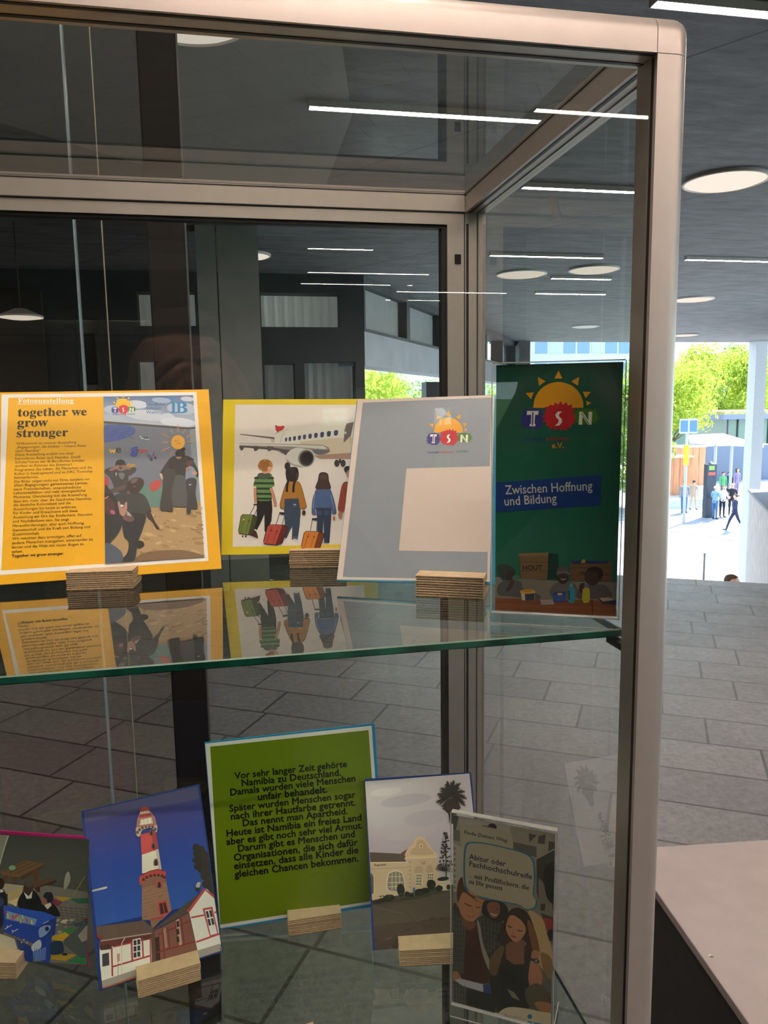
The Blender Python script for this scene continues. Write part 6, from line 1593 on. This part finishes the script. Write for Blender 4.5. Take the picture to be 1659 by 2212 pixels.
# ================================================================== people
SKINS = {'fair': pmat('fair skin', (0.60, 0.36, 0.27), 0.55, var=0.05), 'tan': pmat('tan skin', (0.36, 0.20, 0.13), 0.55, var=0.05)}


def cloth(name, c): return pmat(name, c, 0.85, var=0.12, scale=30)


SHOE = cloth('dark shoe leather', (0.03, 0.03, 0.03))
EYE = pmat('eye', (0.02, 0.015, 0.012), 0.2, var=0)


def person(loc, face, label, top, bottom, hair, skin='fair', H=1.70, stride=0.0, arms=((0.10, 0.0), (0.10, 0.0)), hands=None, lean=0.0, bulk=1.0, longhair=False, sleeve=True, group=None, headturn=0.0):
    """standing or walking figure, local +Y is forward. arms: (swing forward, elbow bend) per side; hands: explicit wrist targets"""
    k = H / 1.70
    o = thing('person', label, 'person', loc, face, group)
    V, E_, Rr, T = [], [], [], []

    def v(x, y, z, r, t, par=None):
        V.append((x * k, y * k, z * k)); Rr.append((r[0] * k, r[1] * k) if isinstance(r, tuple) else (r * k, r * k)); T.append(t)
        if par is not None: E_.append((par, len(V) - 1))
        return len(V) - 1
    b = bulk
    pel = v(0, 0, 0.93, (0.150 * b, 0.115 * b), 'bottom')
    wa = v(0, 0.01 + lean * .3, 1.08, (0.138 * b, 0.105 * b), 'top', pel)
    ch = v(0, 0.02 + lean * .8, 1.27, (0.158 * b, 0.115 * b), 'top', wa)
    nk = v(0, 0.0 + lean, 1.42, (0.070, 0.065), 'top', ch)
    n2 = v(0, 0.01 + lean, 1.485, 0.052, 'skin', nk)
    hd = v(0, 0.035 + lean, 1.55, (0.070, 0.082), 'skin', n2)
    h2 = v(0, 0.025 + lean, 1.61, (0.077, 0.096), 'skin', hd)
    h3 = v(0, 0.010 + lean, 1.665, (0.062, 0.078), 'skin', h2)
    v(0, 0.125 + lean, 1.585, 0.013, 'skin', h2)                      # nose
    for s in (-1, 1): v(0.083 * s, 0.012 + lean, 1.590, 0.013, 'skin', h2)   # ears
    for s in (-1, 1):
        st = stride * s
        hp_ = v(0.085 * s, 0, 0.86, 0.092 * b, 'bottom', pel)
        kn = v(0.095 * s, 0.22 * st + 0.03 * abs(st), 0.49 + 0.01 * abs(st), 0.062 * b, 'bottom', hp_)
        back = 0.10 * max(0.0, -st)
        an = v(0.098 * s, 0.42 * st - back, 0.095 + 0.4 * back, 0.042, 'bottom', kn)
        he = v(0.100 * s, 0.42 * st - back + 0.0, 0.045 + 0.4 * back, 0.040, 'shoe', an)
        to = v(0.112 * s, 0.42 * st - back + 0.13, 0.034 + 0.1 * back, 0.032, 'shoe', he)
        v(0.116 * s, 0.42 * st - back + 0.19, 0.030 + 0.05 * back, 0.024, 'shoe', to)
    for i, s in enumerate((-1, 1)):
        sh = v(0.185 * s * (0.5 + b / 2), lean, 1.385, 0.064, 'top', ch)
        if hands and hands[i]:
            ex, ey, ez, wx, wy, wz = hands[i]
            el = (ex, ey, ez); wr = (wx, wy, wz)
        else:
            sw, be = arms[i]
            el = (0.235 * s, lean - 0.02 + 0.26 * sw, 1.10 + 0.04 * abs(sw))
            wr = (0.225 * s * (1 - 0.35 * be), lean + 0.02 + 0.26 * sw + 0.26 * (sw * .6 + be), 0.86 + 0.24 * be)
        e1 = v(*el, 0.046, 'top', sh)
        w1 = v(*wr, 0.030, 'top' if sleeve else 'skin', e1)
        d = (Vector(wr) - Vector(el)).normalized()
        side = d.cross(Vector((0, 0, 1)))
        side = (side if side.length > 0.1 else Vector((1, 0, 0))).normalized()
        if hands and hands[i]: side = Vector((0, 0, 1)) if abs(d.z) < 0.8 else Vector((1, 0, 0))
        pn = d.cross(side)
        pal = Vector(wr) + d * 0.075
        pm = v(*pal, (0.030, 0.022), 'skin', w1)
        for q in range(4):
            off = (q - 1.5) * 0.020
            L_ = (0.060, 0.072, 0.068, 0.052)[q]
            a1 = pal + d * 0.022 + side * off
            k1 = v(*a1, 0.0095, 'skin', pm)
            m_ = a1 + d * L_ * 0.55 + pn * 0.008; k2 = v(*m_, 0.0088, 'skin', k1)
            t_ = m_ + d * L_ * 0.40 + pn * 0.022; v(*t_, 0.0078, 'skin', k2)
        tb = Vector(wr) + d * 0.040 + side * 0.026; k1 = v(*tb, 0.0115, 'skin', w1)
        tb2 = tb + d * 0.030 + side * 0.024; k2 = v(*tb2, 0.0100, 'skin', k1); v(*(tb2 + d * 0.026 + side * 0.006), 0.0085, 'skin', k2)
    me = bpy.data.meshes.new('body'); me.from_pydata(V, E_, [])
    q = bpy.data.objects.new('body', me); COL.objects.link(q)
    sk = q.modifiers.new('s', 'SKIN'); sk.use_smooth_shade = True
    for i, sv in enumerate(me.skin_vertices[0].data):
        sv.radius = Rr[i]; sv.use_root = (i == 0)
    su = q.modifiers.new('d', 'SUBSURF'); su.levels = su.render_levels = 1
    dg = bpy.context.evaluated_depsgraph_get()
    m2 = bpy.data.meshes.new_from_object(q.evaluated_get(dg))
    bpy.data.objects.remove(q)
    slots = ['skin', 'top', 'bottom', 'shoe']
    for m_ in (SKINS[skin], top, bottom, SHOE): m2.materials.append(m_)
    segs = [(np.array(V[a]), np.array(V[c]), T[c], max(Rr[a][0], 0.01), max(Rr[c][0], 0.01)) for a, c in E_]
    cen = np.array([p.center[:] for p in m2.polygons]); best = np.full(len(cen), 1e9); lab = np.zeros(len(cen), int)
    for a, c, t, ra, rc in segs:
        ab = c - a; tt = np.clip(((cen - a) @ ab) / max(1e-9, ab @ ab), 0, 1)
        d = np.linalg.norm(cen - (a + tt[:, None] * ab), axis=1) - (ra + (rc - ra) * tt) * 0.8
        msk = d < best; best[msk] = d[msk]; lab[msk] = slots.index(t)
    m2.polygons.foreach_set('material_index', lab.astype(np.int32))
    m2.polygons.foreach_set('use_smooth', [True] * len(m2.polygons))
    body = bpy.data.objects.new('body', m2); COL.objects.link(body); body.parent = o
    # hair, eyes, mouth
    mb = MB(); vs_, fs_ = [], []; n1, n2_ = 18, 10
    hc = Vector((0, 0.006 + lean, 1.612)) * k
    for i in range(n2_ + 1):
        ph_ = math.pi * i / n2_
        for j in range(n1):
            a = 2 * math.pi * j / n1
            rx, ry, rz = 0.094 * k, 0.112 * k, 0.092 * k
            x, y, z = math.sin(ph_) * math.cos(a) * rx, math.sin(ph_) * math.sin(a) * ry, math.cos(ph_) * rz
            if y > 0.02 * k and z < 0.045 * k:                    # open at the face
                y = 0.02 * k + (y - 0.02 * k) * 0.15
            if z < -0.02 * k: z = -0.02 * k + (z + 0.02 * k) * (3.6 if longhair and y < 0.03 * k else 0.6)
            w_ = 1 + 0.05 * math.sin(5 * a + 3 * ph_)
            vs_.append(hc + Vector((x * w_, y * w_, z)))
    for i in range(n2_):
        for j in range(n1): fs_.append([i * n1 + j, i * n1 + (j + 1) % n1, (i + 1) * n1 + (j + 1) % n1, (i + 1) * n1 + j])
    mb.add(vs_, fs_, 0, True); mb.build('hair', hair, o)
    for s in (-1, 1): MB().lathe([(0.001, 0.006 * k), (0.009 * k, 0.0), (0.001, -0.006 * k)], (0.032 * s * k, (0.108 + lean) * k, 1.607 * k), n=8).build('eye', EYE, o)
    MB().box(-0.022 * k, 0.022 * k, (0.100 + lean) * k, (0.112 + lean) * k, 1.538 * k, 1.547 * k, bevel='all', r=0.003, seg=2).build('mouth', pmat('lips', (0.35, 0.12, 0.10), 0.5), o)
    return o


BLK, NAVY = cloth('black cloth', (0.015, 0.015, 0.018)), cloth('navy cloth', (0.02, 0.03, 0.075))
JEAN, DEN = cloth('blue denim', (0.06, 0.14, 0.30)), cloth('light blue denim', (0.20, 0.34, 0.52))
WHT, BEI = cloth('white cloth', (0.62, 0.62, 0.62)), cloth('beige cloth', (0.45, 0.36, 0.27))
GRN, PUR, GRB = cloth('green cloth', (0.10, 0.40, 0.16)), cloth('lilac cloth', (0.22, 0.20, 0.34)), cloth('grey blue cloth', (0.20, 0.26, 0.36))
HB, HBR, HBL, HP = cloth('black hair', (0.012, 0.010, 0.010)), cloth('brown hair', (0.07, 0.04, 0.02)), cloth('fair hair', (0.35, 0.25, 0.14)), cloth('pink hair', (0.60, 0.26, 0.30))
CAP = cloth('pale cap', (0.55, 0.52, 0.48))


def on_plaza(px, py, *a, **k):
    p = atZ(px, py, PLAZA); return person((p.x, p.y, PLAZA + 0.001), *a, **k)


on_plaza(1586, 1146, R(75), 'person in dark navy jacket walking to the left, nearest of the group on the plaza', NAVY, NAVY, HBR, stride=0.75, arms=((0.35, 0.25), (-0.5, 0.15)), H=1.72)
on_plaza(1543, 1122, R(-70), 'person in pale cap, blue denim top and blue jeans beside the dark pillar', DEN, JEAN, CAP, H=1.74, arms=((0.3, 0.7), (0.3, 0.7)), longhair=False)
on_plaza(1559, 1117, R(170), 'person in white top and black trousers, hands in front, in the middle of the group', WHT, BLK, HBR, H=1.68, arms=((0.3, 0.9), (0.3, 0.9)), longhair=True)
on_plaza(1579, 1113, R(150), 'person with pink hair and black clothes standing in the group', BLK, BLK, HP, H=1.70, arms=((0.2, 0.8), (0.2, 0.8)))
on_plaza(1573, 1078, R(180), 'person in black standing farther back between the green and the lilac one', BLK, BLK, HB, H=1.72)
on_plaza(1590, 1072, R(190), 'person in lilac clothes with long dark hair by the canopy post', PUR, PUR, HB, H=1.80, bulk=1.1, longhair=True)
on_plaza(1560, 1080, R(180), 'person in a green top, back of the group right of the dark pillar', GRN, GRB, HB, H=1.74, bulk=1.1)
on_plaza(1497, 1102, R(-60), 'person in beige jacket left of the dark pillar', BEI, BEI, HBR, H=1.70, stride=0.35)
on_plaza(1477, 1108, R(160), 'person in grey-blue jacket and jeans at the edge of the case post', GRB, JEAN, HBR, H=1.78, bulk=1.1)
_h = atY(1580, 1241, 9.4); _sz = stair_z(_h.x, 9.4)
person((_h.x, 9.4, _sz + 0.001), R(200), 'person on the stair, only brown hair and forehead showing above the floor edge', BEI, JEAN, HBR, H=min(1.9, max(1.4, _h.z - _sz)))

# the photographer, seen only as a reflection: stands behind the camera holding a phone up
LW = (-0.150, -0.085, 1.555); RW = (0.035, -0.085, 1.555)
ph_o = person((-0.075, -0.46, FLOOR), 0.0, 'person in dark clothes holding up the phone, behind the camera', BLK, BLK, HB, skin='tan', H=1.80,
              hands=((-0.30, 0.20, 1.20, -0.075, 0.355, 1.470), (0.30, 0.20, 1.20, 0.118, 0.355, 1.470)), bulk=1.05)
_ph = thing('phone', 'dark phone held up at the camera position', 'phone', (-0.035, -0.016, -0.150))
MB().box(-0.038, 0.046, -0.004, 0.004, 0.0, 0.160, bevel=[('y', a, c) for a in (-1, 1) for c in (-1, 1)], r=0.010).build('body', pmat('dark phone shell', (0.02, 0.02, 0.022), 0.25), _ph)
for k in range(2): MB().cyl((0.030, 0.004, 0.148 - 0.024 * k), (0.030, 0.0065, 0.148 - 0.024 * k), 0.0095, n=20).build('lens', pmat('lens glass', (0.01, 0.01, 0.015), 0.05), _ph)
